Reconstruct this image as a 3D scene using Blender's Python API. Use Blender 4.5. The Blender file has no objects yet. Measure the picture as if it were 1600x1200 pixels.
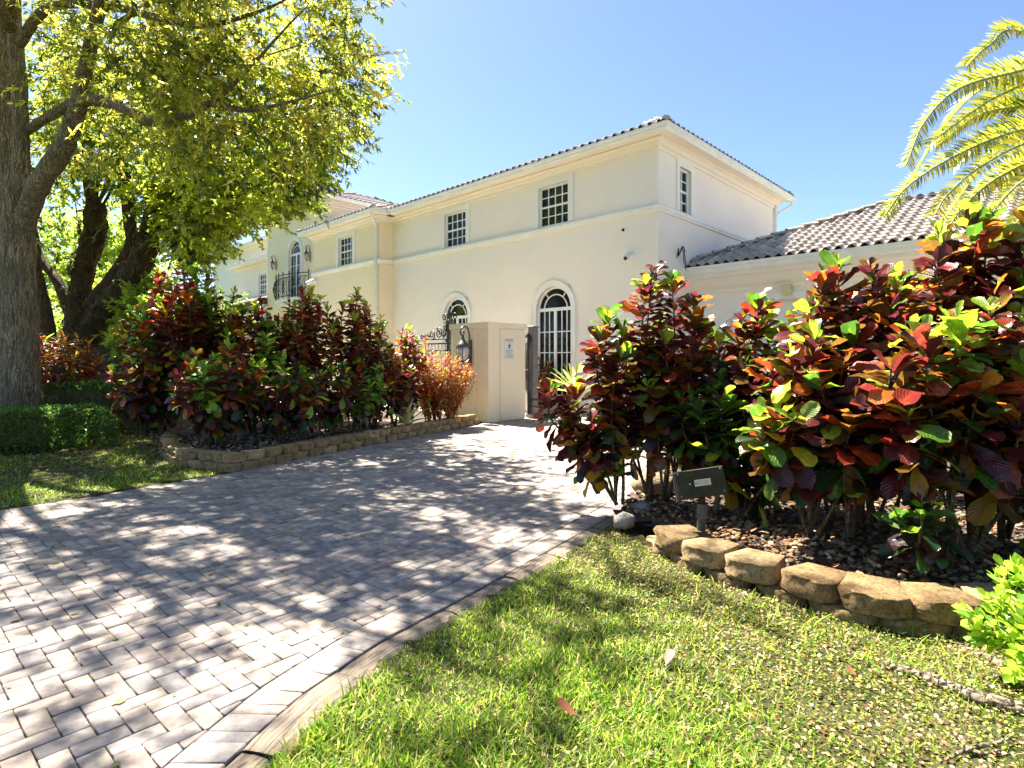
import bpy, math, random
import numpy as np
from mathutils import Vector, Matrix

R = math.radians
rng = np.random.default_rng(7)
random.seed(7)
sc = bpy.context.scene
COL = sc.collection

# ------------------------------------------------------------------ camera, sky, sun, exposure
H = 1.35                      # eye height
F, CX, HY = 896.0, 800.0, 565.0   # focal length and horizon of the photograph (1600 px wide)
cam_d = bpy.data.cameras.new('camera')
cam = bpy.data.objects.new('camera', cam_d)
COL.objects.link(cam)
cam.location = (0, 0, H)
cam.rotation_euler = (R(90), 0, 0)
cam_d.sensor_width = 36.0
cam_d.lens = 36.0 * F / 1600.0
cam_d.shift_y = -(600.0 - HY) / 1600.0
cam_d.clip_start = 0.05
cam_d.clip_end = 2000
sc.camera = cam

SUN_EL, SUN_AZ = 58.0, -41.0       # degrees; azimuth from +Y, negative to the left
SDIR = Vector((math.sin(R(SUN_AZ)) * math.cos(R(SUN_EL)), math.cos(R(SUN_AZ)) * math.cos(R(SUN_EL)), math.sin(R(SUN_EL))))
world = bpy.data.worlds.new('World')
sc.world = world
world.use_nodes = True
wn = world.node_tree.nodes
wl = world.node_tree.links
sky = wn.new('ShaderNodeTexSky')
sky.sky_type = 'NISHITA'
sky.sun_disc = False
sky.sun_elevation = R(SUN_EL)
sky.sun_rotation = R(SUN_AZ)
sky.altitude = 0
sky.air_density = 0.8
sky.dust_density = 0.6
sky.ozone_density = 3.8
wn['Background'].inputs['Strength'].default_value = 0.050
wl.new(sky.outputs['Color'], wn['Background'].inputs['Color'])

sun_d = bpy.data.lights.new('sun', 'SUN')
sun_d.energy = 5.0
sun_d.angle = R(0.53)
sun_d.color = (1.0, 0.93, 0.81)
sun = bpy.data.objects.new('sun', sun_d)
COL.objects.link(sun)
sun.location = (-20, 20, 30)
sun.rotation_euler = (-SDIR).to_track_quat('-Z', 'Y').to_euler()

sc.view_settings.view_transform = 'Standard'
sc.view_settings.look = 'None'
sc.view_settings.exposure = 2.45
sc.view_settings.gamma = 1.0
sc.view_settings.use_curve_mapping = False
sc.render.engine = 'CYCLES'
cy = sc.cycles
cy.use_denoising = True
cy.max_bounces = 7
cy.diffuse_bounces = 4
cy.glossy_bounces = 3
cy.transmission_bounces = 5
cy.transparent_max_bounces = 4
cy.sample_clamp_indirect = 6.0


# ------------------------------------------------------------------ helpers
def gp(x, y, z=0.0):
    """A photograph pixel as a point on the level z."""
    d = (H - z) * F / (y - HY)
    return Vector(((x - CX) / F * d, d, z))


def pd(x, y, d):
    """A photograph pixel as a point d metres ahead."""
    return Vector(((x - CX) / F * d, d, H - (y - HY) / F * d))


def tag(o, label=None, cat=None, group=None, kind=None):
    if label: o['label'] = label
    if cat: o['category'] = cat
    if group: o['group'] = group
    if kind: o['kind'] = kind
    return o


def wloc(o):
    v = Vector((0, 0, 0))
    while o is not None:
        v += o.location
        o = o.parent
    return v


def empty(name, loc, label=None, cat=None, group=None, kind=None, parent=None):
    o = bpy.data.objects.new(name, None)
    o.empty_display_size = 0.1
    COL.objects.link(o)
    o.location = loc
    if parent is not None:
        o.location = Vector(loc) - wloc(parent)
        o.parent = parent
    return tag(o, label, cat, group, kind)


def link(name, me, parent=None, loc=(0, 0, 0)):
    o = bpy.data.objects.new(name, me)
    COL.objects.link(o)
    o.location = loc
    if parent is not None:
        o.parent = parent
    return o


class MB:
    """Collects shapes in world coordinates; build() links them as one mesh object."""
    def __init__(s):
        s.v = []
        s.f = []

    def add(s, vs, fs):
        b = len(s.v)
        s.v.extend([tuple(p) for p in vs])
        s.f.extend([tuple(i + b for i in f) for f in fs])
        return s

    def hexa(s, p):   # 8 points: bottom 4 ccw, top 4 ccw
        return s.add(p, [(3, 2, 1, 0), (4, 5, 6, 7), (0, 1, 5, 4), (1, 2, 6, 5), (2, 3, 7, 6), (3, 0, 4, 7)])

    def box(s, x0, x1, y0, y1, z0, z1):
        return s.hexa([(x0, y0, z0), (x1, y0, z0), (x1, y1, z0), (x0, y1, z0),
                       (x0, y0, z1), (x1, y0, z1), (x1, y1, z1), (x0, y1, z1)])

    def obox(s, c, ax, ay, az, hx, hy, hz, bev=0.0):
        c = Vector(c); ax = Vector(ax).normalized(); ay = Vector(ay).normalized(); az = Vector(az).normalized()
        if bev <= 0:
            P = lambda i, j, k: c + ax * hx * i + ay * hy * j + az * hz * k
            return s.hexa([P(-1, -1, -1), P(1, -1, -1), P(1, 1, -1), P(-1, 1, -1), P(-1, -1, 1), P(1, -1, 1), P(1, 1, 1), P(-1, 1, 1)])
        vs = []
        for (k, ins) in ((-1, bev), (-1 + bev / hz, 0), (1 - bev / hz, 0), (1, bev)):
            for (i, j) in ((-1, -1), (1, -1), (1, 1), (-1, 1)):
                vs.append(c + ax * (hx - ins) * i + ay * (hy - ins) * j + az * hz * k)
        fs = [(3, 2, 1, 0), (12, 13, 14, 15)]
        for L in range(3):
            for e in range(4):
                fs.append((L * 4 + e, L * 4 + (e + 1) % 4, L * 4 + 4 + (e + 1) % 4, L * 4 + 4 + e))
        return s.add(vs, fs)

    def prism(s, poly, dvec):   # polygon of Vectors extruded along dvec
        n = len(poly)
        d = Vector(dvec)
        vs = [Vector(p) for p in poly] + [Vector(p) + d for p in poly]
        fs = [tuple(range(n))[::-1], tuple(range(n, 2 * n))]
        for i in range(n):
            j = (i + 1) % n
            fs.append((i, j, n + j, n + i))
        return s.add(vs, fs)

    def tube(s, path, rad, seg=8, noise=0.0, seed=0, cap=True):
        path = [Vector(p) for p in path]
        n = len(path)
        if not hasattr(rad, '__len__'):
            rad = [rad] * n
        r = random.Random(seed)
        t0 = (path[1] - path[0]).normalized()
        up = Vector((0, 0, 1)) if abs(t0.z) < 0.9 else Vector((1, 0, 0))
        u = t0.cross(up).normalized()
        vs, fs = [], []
        for i in range(n):
            t = (path[min(i + 1, n - 1)] - path[max(i - 1, 0)])
            t = t.normalized() if t.length > 1e-9 else t0
            u = (u - t * u.dot(t))
            u = u.normalized() if u.length > 1e-6 else t.orthogonal().normalized()
            w = t.cross(u)
            for k in range(seg):
                a = 2 * math.pi * k / seg
                q = rad[i] * (1 + noise * (r.random() - 0.5) * 2)
                vs.append(path[i] + (u * math.cos(a) + w * math.sin(a)) * q)
        for i in range(n - 1):
            for k in range(seg):
                a, b = i * seg + k, i * seg + (k + 1) % seg
                fs.append((a, b, b + seg, a + seg))
        if cap:
            fs.append(tuple(range(seg))[::-1])
            fs.append(tuple(range((n - 1) * seg, n * seg)))
        return s.add(vs, fs)

    def lathe(s, c, prof, seg=12, axis=(0, 0, 1)):
        """prof: (radius, height) pairs about an axis through c."""
        c = Vector(c); ax = Vector(axis).normalized()
        u = ax.orthogonal().normalized(); w = ax.cross(u)
        vs, fs = [], []
        for (r_, h_) in prof:
            for k in range(seg):
                a = 2 * math.pi * k / seg
                vs.append(c + ax * h_ + (u * math.cos(a) + w * math.sin(a)) * r_)
        for i in range(len(prof) - 1):
            for k in range(seg):
                a, b = i * seg + k, i * seg + (k + 1) % seg
                fs.append((a, b, b + seg, a + seg))
        fs.append(tuple(range(seg))[::-1])
        fs.append(tuple(range((len(prof) - 1) * seg, len(prof) * seg)))
        return s.add(vs, fs)

    def build(s, name, mat, parent=None, smooth=False, loc=None):
        me = bpy.data.meshes.new(name)
        off = wloc(parent) if parent is not None else Vector((0, 0, 0))
        base = Vector(loc) if loc is not None else off
        me.from_pydata([tuple(Vector(p) - base) for p in s.v], [], s.f)
        me.materials.append(mat)
        if smooth:
            me.polygons.foreach_set('use_smooth', [True] * len(me.polygons))
        me.update()
        o = link(name, me, parent)
        o.location = base - off
        return o


def smooth_path(pts, n=6):
    """Catmull-Rom through pts (tuples of any length)."""
    pts = [np.array(p, float) for p in pts]
    P = [pts[0] * 2 - pts[1]] + pts + [pts[-1] * 2 - pts[-2]]
    out = []
    for i in range(1, len(P) - 2):
        for k in range(n):
            t = k / n
            out.append(0.5 * ((2 * P[i]) + (-P[i - 1] + P[i + 1]) * t + (2 * P[i - 1] - 5 * P[i] + 4 * P[i + 1] - P[i + 2]) * t * t
                              + (-P[i - 1] + 3 * P[i] - 3 * P[i + 1] + P[i + 2]) * t ** 3))
    out.append(pts[-1])
    return out


def np_mesh(name, V, faces, mat, cols=None, uvs=None, smooth=False, extra=None):
    """V (n,3); faces: list of (m,k) index arrays; cols (n,3) point colours; uvs (n,2) per point."""
    me = bpy.data.meshes.new(name)
    V = np.asarray(V, np.float32)
    me.vertices.add(len(V))
    me.vertices.foreach_set('co', V.ravel())
    loops = np.concatenate([f.ravel() for f in faces]).astype(np.int32)
    tot = np.concatenate([np.full(len(f), f.shape[1], np.int32) for f in faces])
    start = np.concatenate([[0], np.cumsum(tot)[:-1]]).astype(np.int32)
    me.loops.add(len(loops))
    me.loops.foreach_set('vertex_index', loops)
    me.polygons.add(len(tot))
    me.polygons.foreach_set('loop_start', start)
    me.polygons.foreach_set('loop_total', tot)
    if smooth:
        me.polygons.foreach_set('use_smooth', np.ones(len(tot), bool))
    for nm, arr in (('col', cols), ('vcol', extra)):
        if arr is not None:
            a = me.attributes.new(nm, 'FLOAT_COLOR', 'POINT')
            c4 = np.ones((len(V), 4), np.float32)
            c4[:, :3] = arr
            a.data.foreach_set('color', c4.ravel())
    if uvs is not None:
        a = me.uv_layers.new(name='UVMap')
        a.data.foreach_set('uv', np.asarray(uvs, np.float32)[loops].ravel())
    me.materials.append(mat)
    me.update(calc_edges=True)
    me.validate()
    return me


def unit(a):
    return a / np.maximum(np.linalg.norm(a, axis=-1, keepdims=True), 1e-9)


def scatter(name, tmpl, pos, dirs, hint, scale, cols, mat, wscale=None, smooth=False, vcol=None, hscale=None):
    """Copies of a template (V, faces, uv) along dirs with normals near hint, as one mesh datablock."""
    V, faces, UV = tmpl
    n, k = len(pos), len(V)
    y = unit(dirs)
    x = unit(np.cross(y, hint))
    z = np.cross(x, y)
    s = np.broadcast_to(np.asarray(scale, float), (n,))[:, None, None]
    w = s if wscale is None else s * np.broadcast_to(np.asarray(wscale, float), (n,))[:, None, None]
    hs = s if hscale is None else s * np.broadcast_to(np.asarray(hscale, float), (n,))[:, None, None]
    P = pos[:, None, :] + V[None, :, 0:1] * w * x[:, None, :] + V[None, :, 1:2] * s * y[:, None, :] + V[None, :, 2:3] * hs * z[:, None, :]
    idx = (np.arange(n) * k)[:, None, None]
    fs = [(np.asarray(f)[None] + idx).reshape(-1, np.asarray(f).shape[1]) for f in faces]
    C = np.repeat(np.asarray(cols, float), k, axis=0) if cols is not None else None
    E = np.repeat(np.asarray(vcol, float), k, axis=0) if vcol is not None else None
    U = np.tile(UV, (n, 1)) if UV is not None else None
    return np_mesh(name, P.reshape(-1, 3), fs, mat, C, U, smooth, E)


# ------------------------------------------------------------------ materials
def newmat(name):
    m = bpy.data.materials.new(name)
    m.use_nodes = True
    nt = m.node_tree
    return m, nt, nt.nodes, nt.links, nt.nodes['Principled BSDF']


def nd(nt, t, **kw):
    n = nt.nodes.new(t)
    for k, v in kw.items():
        if k in n.inputs.keys() if isinstance(k, str) else False:
            n.inputs[k].default_value = v
        else:
            setattr(n, k, v)
    return n


def noise(nt, scale, detail=4, vec=None, rough=0.55):
    n = nt.nodes.new('ShaderNodeTexNoise')
    n.inputs['Scale'].default_value = scale
    n.inputs['Detail'].default_value = detail
    n.inputs['Roughness'].default_value = rough
    if vec is not None:
        nt.links.new(vec, n.inputs['Vector'])
    return n


def ramp(nt, fac, stops):
    n = nt.nodes.new('ShaderNodeValToRGB')
    cr = n.color_ramp
    while len(cr.elements) < len(stops):
        cr.elements.new(0.5)
    for e, (p, c) in zip(cr.elements, stops):
        e.position = p
        e.color = (*c, 1)
    nt.links.new(fac, n.inputs['Fac'])
    return n


def mixc(nt, a, b, fac, mode='MIX'):
    n = nt.nodes.new('ShaderNodeMix')
    n.data_type = 'RGBA'
    n.blend_type = mode
    n.clamp_factor = True
    for sock, v in ((n.inputs[6], a), (n.inputs[7], b), (n.inputs[0], fac)):
        if hasattr(v, 'links') or hasattr(v, 'is_linked'):
            nt.links.new(v, sock)
        elif isinstance(v, tuple):
            sock.default_value = (*v, 1)
        else:
            sock.default_value = v
    return n.outputs[2]


def mth(nt, op, a, b=None, clamp=False):
    n = nt.nodes.new('ShaderNodeMath')
    n.operation = op
    n.use_clamp = clamp
    for i, v in enumerate((a, b)):
        if v is None: continue
        if hasattr(v, 'is_linked'): nt.links.new(v, n.inputs[i])
        else: n.inputs[i].default_value = v
    return n.outputs[0]


def bump(nt, bsdf, height, strength=0.3, dist=0.02):
    b = nt.nodes.new('ShaderNodeBump')
    b.inputs['Strength'].default_value = strength
    b.inputs['Distance'].default_value = dist
    nt.links.new(height, b.inputs['Height'])
    nt.links.new(b.outputs['Normal'], bsdf.inputs['Normal'])


def objco(nt):
    return nt.nodes.new('ShaderNodeTexCoord').outputs['Object']


def geopos(nt):
    return nt.nodes.new('ShaderNodeNewGeometry').outputs['Position']


def attr(nt, name='col'):
    n = nt.nodes.new('ShaderNodeAttribute')
    n.attribute_name = name
    return n.outputs['Color']


def mat_plain(name, col, rough=0.6, metal=0.0, var=0.12, scale=6, bmp=0.0, bscale=60, spec=0.5):
    m, nt, N, L, b = newmat(name)
    co = geopos(nt)
    n = noise(nt, scale, 4, co)
    c2 = tuple(max(0, x * (1 - var * 1.6)) for x in col)
    c1 = tuple(min(1, x * (1 + var * 0.8)) for x in col)
    r = ramp(nt, n.outputs['Fac'], [(0.3, c2), (0.7, c1)])
    L.new(r.outputs['Color'], b.inputs['Base Color'])
    b.inputs['Roughness'].default_value = rough
    b.inputs['Metallic'].default_value = metal
    b.inputs['Specular IOR Level'].default_value = spec
    if bmp > 0:
        n2 = noise(nt, bscale, 5, co)
        bump(nt, b, n2.outputs['Fac'], bmp, 0.01)
    return m


def mat_stucco(name, col):
    m, nt, N, L, b = newmat(name)
    co = geopos(nt)
    n = noise(nt, 0.9, 8, co, 0.7)
    mp = nt.nodes.new('ShaderNodeMapping'); mp.inputs['Scale'].default_value = (2.2, 2.2, 0.25)
    L.new(co, mp.inputs['Vector'])
    st = noise(nt, 1.6, 5, mp.outputs['Vector'])
    c = mixc(nt, tuple(x * 0.90 for x in col), tuple(min(1, x * 1.04) for x in col), n.outputs['Fac'])
    r = ramp(nt, st.outputs['Fac'], [(0.42, (1, 1, 1)), (0.85, (0.96, 0.95, 0.93))])
    L.new(c, b.inputs['Base Color'])
    b.inputs['Roughness'].default_value = 0.85
    b.inputs['Specular IOR Level'].default_value = 0.2
    n2 = noise(nt, 45, 6, co, 0.7)
    bump(nt, b, n2.outputs['Fac'], 0.35, 0.01)
    return m


def mat_attr(name, rough=0.8, bscale=40, bstr=0.5, bdist=0.01, var=0.25, vscale=18, spec=0.3, tint=None):
    """Colour from the point attribute col, mottled, with fine relief."""
    m, nt, N, L, b = newmat(name)
    co = geopos(nt)
    n = noise(nt, vscale, 6, co, 0.65)
    r = ramp(nt, n.outputs['Fac'], [(0.3, (1 - var,) * 3), (0.7, (1 + var * 0.6,) * 3)])
    c = mixc(nt, attr(nt), r.outputs['Color'], 1.0, 'MULTIPLY')
    if tint:
        n3 = noise(nt, tint[1], 4, co)
        rr = ramp(nt, n3.outputs['Fac'], [(tint[2], (0, 0, 0)), (tint[3], (1, 1, 1))])
        c = mixc(nt, c, tint[0], rr.outputs['Color'])
    L.new(c, b.inputs['Base Color'])
    b.inputs['Roughness'].default_value = rough
    b.inputs['Specular IOR Level'].default_value = spec
    n2 = noise(nt, bscale, 6, co, 0.7)
    bump(nt, b, n2.outputs['Fac'], bstr, bdist)
    return m


def mat_leaf(name, rough=0.35, trans=0.45, boost=2.2, veins=False, spec=0.5):
    m, nt, N, L, b = newmat(name)
    c = attr(nt)
    if veins:
        uv = nt.nodes.new('ShaderNodeUVMap'); uv.uv_map = 'UVMap'
        sp = nt.nodes.new('ShaderNodeSeparateXYZ')
        L.new(uv.outputs['UV'], sp.inputs[0])
        u = mth(nt, 'ABSOLUTE', mth(nt, 'SUBTRACT', sp.outputs['X'], 0.5))
        ph = mth(nt, 'FRACT', mth(nt, 'SUBTRACT', mth(nt, 'MULTIPLY', sp.outputs['Y'], 10.0), mth(nt, 'MULTIPLY', u, 6.0)))
        pk = mth(nt, 'ABSOLUTE', mth(nt, 'SUBTRACT', ph, 0.5))
        vm = ramp(nt, pk, [(0.06, (1, 1, 1)), (0.17, (0, 0, 0))]).outputs['Color']
        mid = ramp(nt, u, [(0.03, (1, 1, 1)), (0.07, (0, 0, 0))]).outputs['Color']
        vm = mixc(nt, vm, mid, 1.0, 'LIGHTEN')
        nb = noise(nt, 7.0, 3, geopos(nt))
        bl = ramp(nt, nb.outputs['Fac'], [(0.45, (0.15,) * 3), (0.68, (0.95,) * 3)]).outputs['Color']
        vm = mixc(nt, vm, bl, 1.0, 'MULTIPLY')
        nb2 = noise(nt, 16.0, 2, geopos(nt))
        bl2 = ramp(nt, nb2.outputs['Fac'], [(0.58, (0,) * 3), (0.66, (0.8,) * 3)]).outputs['Color']
        vm = mixc(nt, vm, bl2, 1.0, 'LIGHTEN')
        c = mixc(nt, c, attr(nt, 'vcol'), vm)
        hb = mth(nt, 'SUBTRACT', 1.0, pk)
        bump(nt, b, hb, 0.5, 0.006)
    L.new(c, b.inputs['Base Color'])
    b.inputs['Roughness'].default_value = rough
    b.inputs['Specular IOR Level'].default_value = spec
    t = nt.nodes.new('ShaderNodeBsdfTranslucent')
    tc = mixc(nt, c, (boost, boost, boost), 1.0, 'MULTIPLY')
    L.new(tc, t.inputs['Color'])
    mx = nt.nodes.new('ShaderNodeMixShader')
    mx.inputs[0].default_value = trans
    L.new(b.outputs[0], mx.inputs[1])
    L.new(t.outputs[0], mx.inputs[2])
    L.new(mx.outputs[0], N['Material Output'].inputs['Surface'])
    return m


def mat_bark(name, c1, c2, scale=5.0):
    m, nt, N, L, b = newmat(name)
    co = geopos(nt)
    mp = nt.nodes.new('ShaderNodeMapping'); mp.inputs['Scale'].default_value = (1, 1, 0.13)
    L.new(co, mp.inputs['Vector'])
    wob = noise(nt, 3.0, 4, co)
    vm = nt.nodes.new('ShaderNodeVectorMath'); vm.operation = 'MULTIPLY_ADD'
    L.new(wob.outputs['Color'], vm.inputs[0]); vm.inputs[1].default_value = (.22, .22, .10); L.new(mp.outputs['Vector'], vm.inputs[2])
    vo = nt.nodes.new('ShaderNodeTexVoronoi'); vo.feature = 'DISTANCE_TO_EDGE'
    vo.inputs['Scale'].default_value = scale * 5.5
    L.new(vm.outputs[0], vo.inputs['Vector'])
    n = noise(nt, scale * 5, 8, mp.outputs['Vector'], 0.75)
    n2 = noise(nt, 1.3, 4, co)
    plate = ramp(nt, vo.outputs['Distance'], [(0.0, (0, 0, 0)), (0.30, (1, 1, 1))]).outputs['Color']
    r = ramp(nt, n.outputs['Fac'], [(0.30, tuple(x * .45 for x in c1)), (0.66, tuple(min(1, x * 1.2) for x in c1))])
    fac = mixc(nt, plate, (1, 1, 1), ramp(nt, n.outputs['Fac'], [(0.40, (0.15,) * 3), (0.62, (0.85,) * 3)]).outputs['Color'])
    c = mixc(nt, c2, r.outputs['Color'], fac)
    c = mixc(nt, c, tuple(x * 0.45 for x in c1), ramp(nt, n2.outputs['Fac'], [(0.48, (0,) * 3), (0.68, (0.75,) * 3)]).outputs['Color'])
    L.new(c, b.inputs['Base Color'])
    b.inputs['Roughness'].default_value = 0.9
    b.inputs['Specular IOR Level'].default_value = 0.2
    h = mth(nt, 'ADD', mth(nt, 'MULTIPLY', plate, 1.0), mth(nt, 'MULTIPLY', n.outputs['Fac'], 0.8))
    bump(nt, b, h, 1.0, 0.03)
    return m


def mat_wood(name, c1, c2):
    m, nt, N, L, b = newmat(name)
    co = geopos(nt)
    mp = nt.nodes.new('ShaderNodeMapping'); mp.inputs['Scale'].default_value = (8, 8, 0.6)
    L.new(co, mp.inputs['Vector'])
    n = noise(nt, 5, 6, mp.outputs['Vector'], 0.7)
    r = ramp(nt, n.outputs['Fac'], [(0.3, c2), (0.7, c1)])
    L.new(r.outputs['Color'], b.inputs['Base Color'])
    b.inputs['Roughness'].default_value = 0.85
    bump(nt, b, n.outputs['Fac'], 0.5, 0.01)
    return m


M = {}
M['stucco'] = mat_stucco('cream_stucco', (0.87, 0.785, 0.70))
M['stucco_warm_cast'] = mat_stucco('cream_stucco_warm_cast', (0.87, 0.74, 0.52))  # yellower copy of the cream stucco, a warm light cast put into its colour
M['stucco_wing'] = mat_stucco('white_stucco', (0.86, 0.79, 0.68))
M['trim'] = mat_plain('white_trim', (0.80, 0.78, 0.73), 0.6, var=0.04, scale=2)
M['gutter'] = mat_plain('white_metal', (0.78, 0.77, 0.74), 0.4, var=0.05, scale=3)
M['sash'] = mat_plain('window_paint', (0.82, 0.82, 0.80), 0.4, var=0.03)
M['glass'] = mat_plain('dark_glass', (0.008, 0.009, 0.008), 0.04, var=0.6, scale=1.5, spec=0.22)
M['iron'] = mat_plain('black_iron', (0.018, 0.018, 0.020), 0.45, var=0.3, scale=20)
M['grey_metal'] = mat_plain('grey_painted_metal', (0.16, 0.15, 0.14), 0.45, var=0.15, scale=9)
M['rust'] = mat_plain('dark_rusty_metal', (0.10, 0.055, 0.04), 0.6, var=0.4, scale=30)
M['tile'] = mat_attr('clay_tile', 0.8, 60, 0.4, 0.008, 0.3, 9)
M['paver'] = mat_attr('grey_paver', 0.85, 160, 0.7, 0.004, 0.42, 18, 0.25, tint=((0.13, 0.11, 0.10), 3.0, 0.58, 0.80))
M['sand'] = mat_plain('joint_sand', (0.028, 0.023, 0.018), 0.95, var=0.5, scale=30, bmp=0.5, bscale=200)
M['block'] = mat_attr('tan_block', 0.9, 70, 0.9, 0.012, 0.45, 16, 0.15, tint=((0.06, 0.055, 0.03), 6.0, 0.56, 0.74))
def mat_block():
    m, nt, N, L, b = newmat('split_faced_block')
    co = geopos(nt)
    n1 = noise(nt, 9, 5, co, 0.6)
    n2 = noise(nt, 55, 10, co, 0.8)
    n3 = noise(nt, 130, 4, co, 0.6)
    c = mixc(nt, attr(nt), ramp(nt, n1.outputs['Fac'], [(0.3, (0.62, 0.56, 0.5)), (0.7, (1.3, 1.3, 1.3))]).outputs['Color'], 1.0, 'MULTIPLY')
    c = mixc(nt, c, ramp(nt, n2.outputs['Fac'], [(0.34, (0.28, 0.25, 0.2)), (0.52, (1, 1, 1)), (0.72, (1.5, 1.5, 1.45))]).outputs['Color'], 1.0, 'MULTIPLY')
    c = mixc(nt, c, (0.05, 0.045, 0.022), ramp(nt, n1.outputs['Fac'], [(0.56, (0,) * 3), (0.72, (0.75,) * 3)]).outputs['Color'])
    c = mixc(nt, c, (0.42, 0.34, 0.22), ramp(nt, n3.outputs['Fac'], [(0.62, (0,) * 3), (0.70, (0.7,) * 3)]).outputs['Color'])
    L.new(c, b.inputs['Base Color'])
    b.inputs['Roughness'].default_value = 0.95
    b.inputs['Specular IOR Level'].default_value = 0.1
    bump(nt, b, n2.outputs['Fac'], 1.0, 0.022)
    return m


M['block'] = mat_block()
M['pebble'] = mat_attr('river_pebble', 0.8, 50, 0.2, 0.004, 0.25, 40, spec=0.15)
M['rock'] = mat_attr('pale_rock', 0.9, 25, 0.9, 0.03, 0.35, 12)
M['soil'] = mat_plain('dark_soil', (0.060, 0.042, 0.028), 0.95, var=0.6, scale=14, bmp=0.8, bscale=60)
M['croton'] = mat_leaf('croton_leaf', 0.30, 0.42, 2.4, True, 0.6)
M['leaf'] = mat_leaf('tree_leaf', 0.36, 0.58, 2.3)
M['grassm'] = mat_leaf('grass_blade', 0.5, 0.5, 2.4, spec=0.35)
M['frond'] = mat_leaf('palm_frond', 0.33, 0.48, 2.6)
M['bark'] = mat_bark('pale_bark', (0.40, 0.31, 0.215), (0.05, 0.036, 0.025))
M['bark_dark'] = mat_bark('dark_bark', (0.15, 0.10, 0.065), (0.03, 0.02, 0.013))
M['stem'] = mat_bark('shrub_stem', (0.30, 0.22, 0.12), (0.10, 0.07, 0.04), 9)
M['fence_wood'] = mat_wood('weathered_plank', (0.10, 0.085, 0.06), (0.035, 0.03, 0.022))
M['bronze'] = mat_plain('bronze_paint', (0.046, 0.038, 0.024), 0.75, var=0.2, scale=12, spec=0.15)
M['sticker'] = mat_plain('yellow_sticker', (0.62, 0.55, 0.32), 0.6, var=0.1, scale=40)
M['ink'] = mat_plain('dark_print', (0.03, 0.03, 0.03), 0.6)
M['greyink'] = mat_plain('grey_print', (0.30, 0.29, 0.28), 0.6)
M['orange'] = mat_plain('orange_print', (0.50, 0.20, 0.05), 0.6)
M['sign'] = mat_plain('sign_plate', (0.72, 0.70, 0.65), 0.45, var=0.04)
M['pvc'] = mat_plain('grey_conduit', (0.07, 0.068, 0.06), 0.6, var=0.2, scale=20)
M['frost'] = mat_plain('seeded_lamp_glass', (0.52, 0.50, 0.48), 0.15, var=0.25, scale=18, spec=0.8)
M['copper'] = mat_plain('aged_bronze_lantern', (0.14, 0.12, 0.11), 0.35, 0.6, var=0.3, scale=25)
M['cam_white'] = mat_plain('white_plastic', (0.75, 0.76, 0.78), 0.35, var=0.03)
M['deadleaf'] = mat_leaf('dead_leaf', 0.7, 0.25, 1.5, spec=0.2)


def mat_concrete(name):
    m, nt, N, L, b = newmat(name)
    tc = nt.nodes.new('ShaderNodeUVMap'); tc.uv_map = 'UVMap'
    mp = nt.nodes.new('ShaderNodeMapping'); mp.inputs['Scale'].default_value = (1.2, 16, 1)
    L.new(tc.outputs['UV'], mp.inputs['Vector'])
    n = noise(nt, 4, 8, mp.outputs['Vector'], 0.7)
    n.inputs['Distortion'].default_value = 0.5
    n2 = noise(nt, 25, 5, geopos(nt))
    r = ramp(nt, n.outputs['Fac'], [(0.34, (0.05, 0.038, 0.026)), (0.46, (0.22, 0.175, 0.13)), (0.75, (0.36, 0.31, 0.25))])
    c = mixc(nt, r.outputs['Color'], (0.10, 0.09, 0.07), ramp(nt, n2.outputs['Fac'], [(0.55, (0,) * 3), (0.75, (0.6,) * 3)]).outputs['Color'])
    L.new(c, b.inputs['Base Color'])
    b.inputs['Roughness'].default_value = 0.9
    b.inputs['Specular IOR Level'].default_value = 0.2
    bump(nt, b, n.outputs['Fac'], 1.0, 0.02)
    return m


M['kerb'] = mat_concrete('weathered_kerb')


def mat_ground(name, stops, scale, stops2=None, scale2=60):
    m, nt, N, L, b = newmat(name)
    co = geopos(nt)
    n = noise(nt, scale, 8, co, 0.65)
    r = ramp(nt, n.outputs['Fac'], stops)
    c = r.outputs['Color']
    n2 = noise(nt, scale2, 6, co, 0.75)
    c = mixc(nt, c, ramp(nt, n2.outputs['Fac'], [(0.3, (0.45,) * 3), (0.7, (1.35,) * 3)]).outputs['Color'], 1.0, 'MULTIPLY')
    L.new(c, b.inputs['Base Color'])
    b.inputs['Roughness'].default_value = 0.95
    b.inputs['Specular IOR Level'].default_value = 0.15
    bump(nt, b, n2.outputs['Fac'], 0.9, 0.03)
    return m


M['ground'] = mat_ground('lawn_far', [(0.35, (0.05, 0.075, 0.02)), (0.65, (0.10, 0.13, 0.035))], 1.2)
M['lawnsoil'] = mat_ground('lawn_soil', [(0.3, (0.035, 0.038, 0.012)), (0.5, (0.07, 0.07, 0.025)), (0.7, (0.14, 0.12, 0.06))], 2.2)


def mat_farpave(name):
    m, nt, N, L, b = newmat(name)
    co = geopos(nt)
    br = nt.nodes.new('ShaderNodeTexBrick')
    mp = nt.nodes.new('ShaderNodeMapping'); mp.inputs['Rotation'].default_value = (0, 0, R(-55))
    L.new(co, mp.inputs['Vector']); L.new(mp.outputs['Vector'], br.inputs['Vector'])
    br.inputs['Scale'].default_value = 1.0
    br.inputs['Brick Width'].default_value = 0.19
    br.inputs['Row Height'].default_value = 0.095
    br.inputs['Mortar Size'].default_value = 0.006
    br.inputs['Color1'].default_value = (0.60, 0.53, 0.46, 1)  # pale warm tone, raised to bounce more light onto the house walls
    br.inputs['Color2'].default_value = (0.53, 0.47, 0.41, 1)
    br.inputs['Mortar'].default_value = (0.09, 0.08, 0.07, 1)
    L.new(br.outputs['Color'], b.inputs['Base Color'])
    b.inputs['Roughness'].default_value = 0.9
    return m


M['farpave'] = mat_farpave('court_paving')

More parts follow.
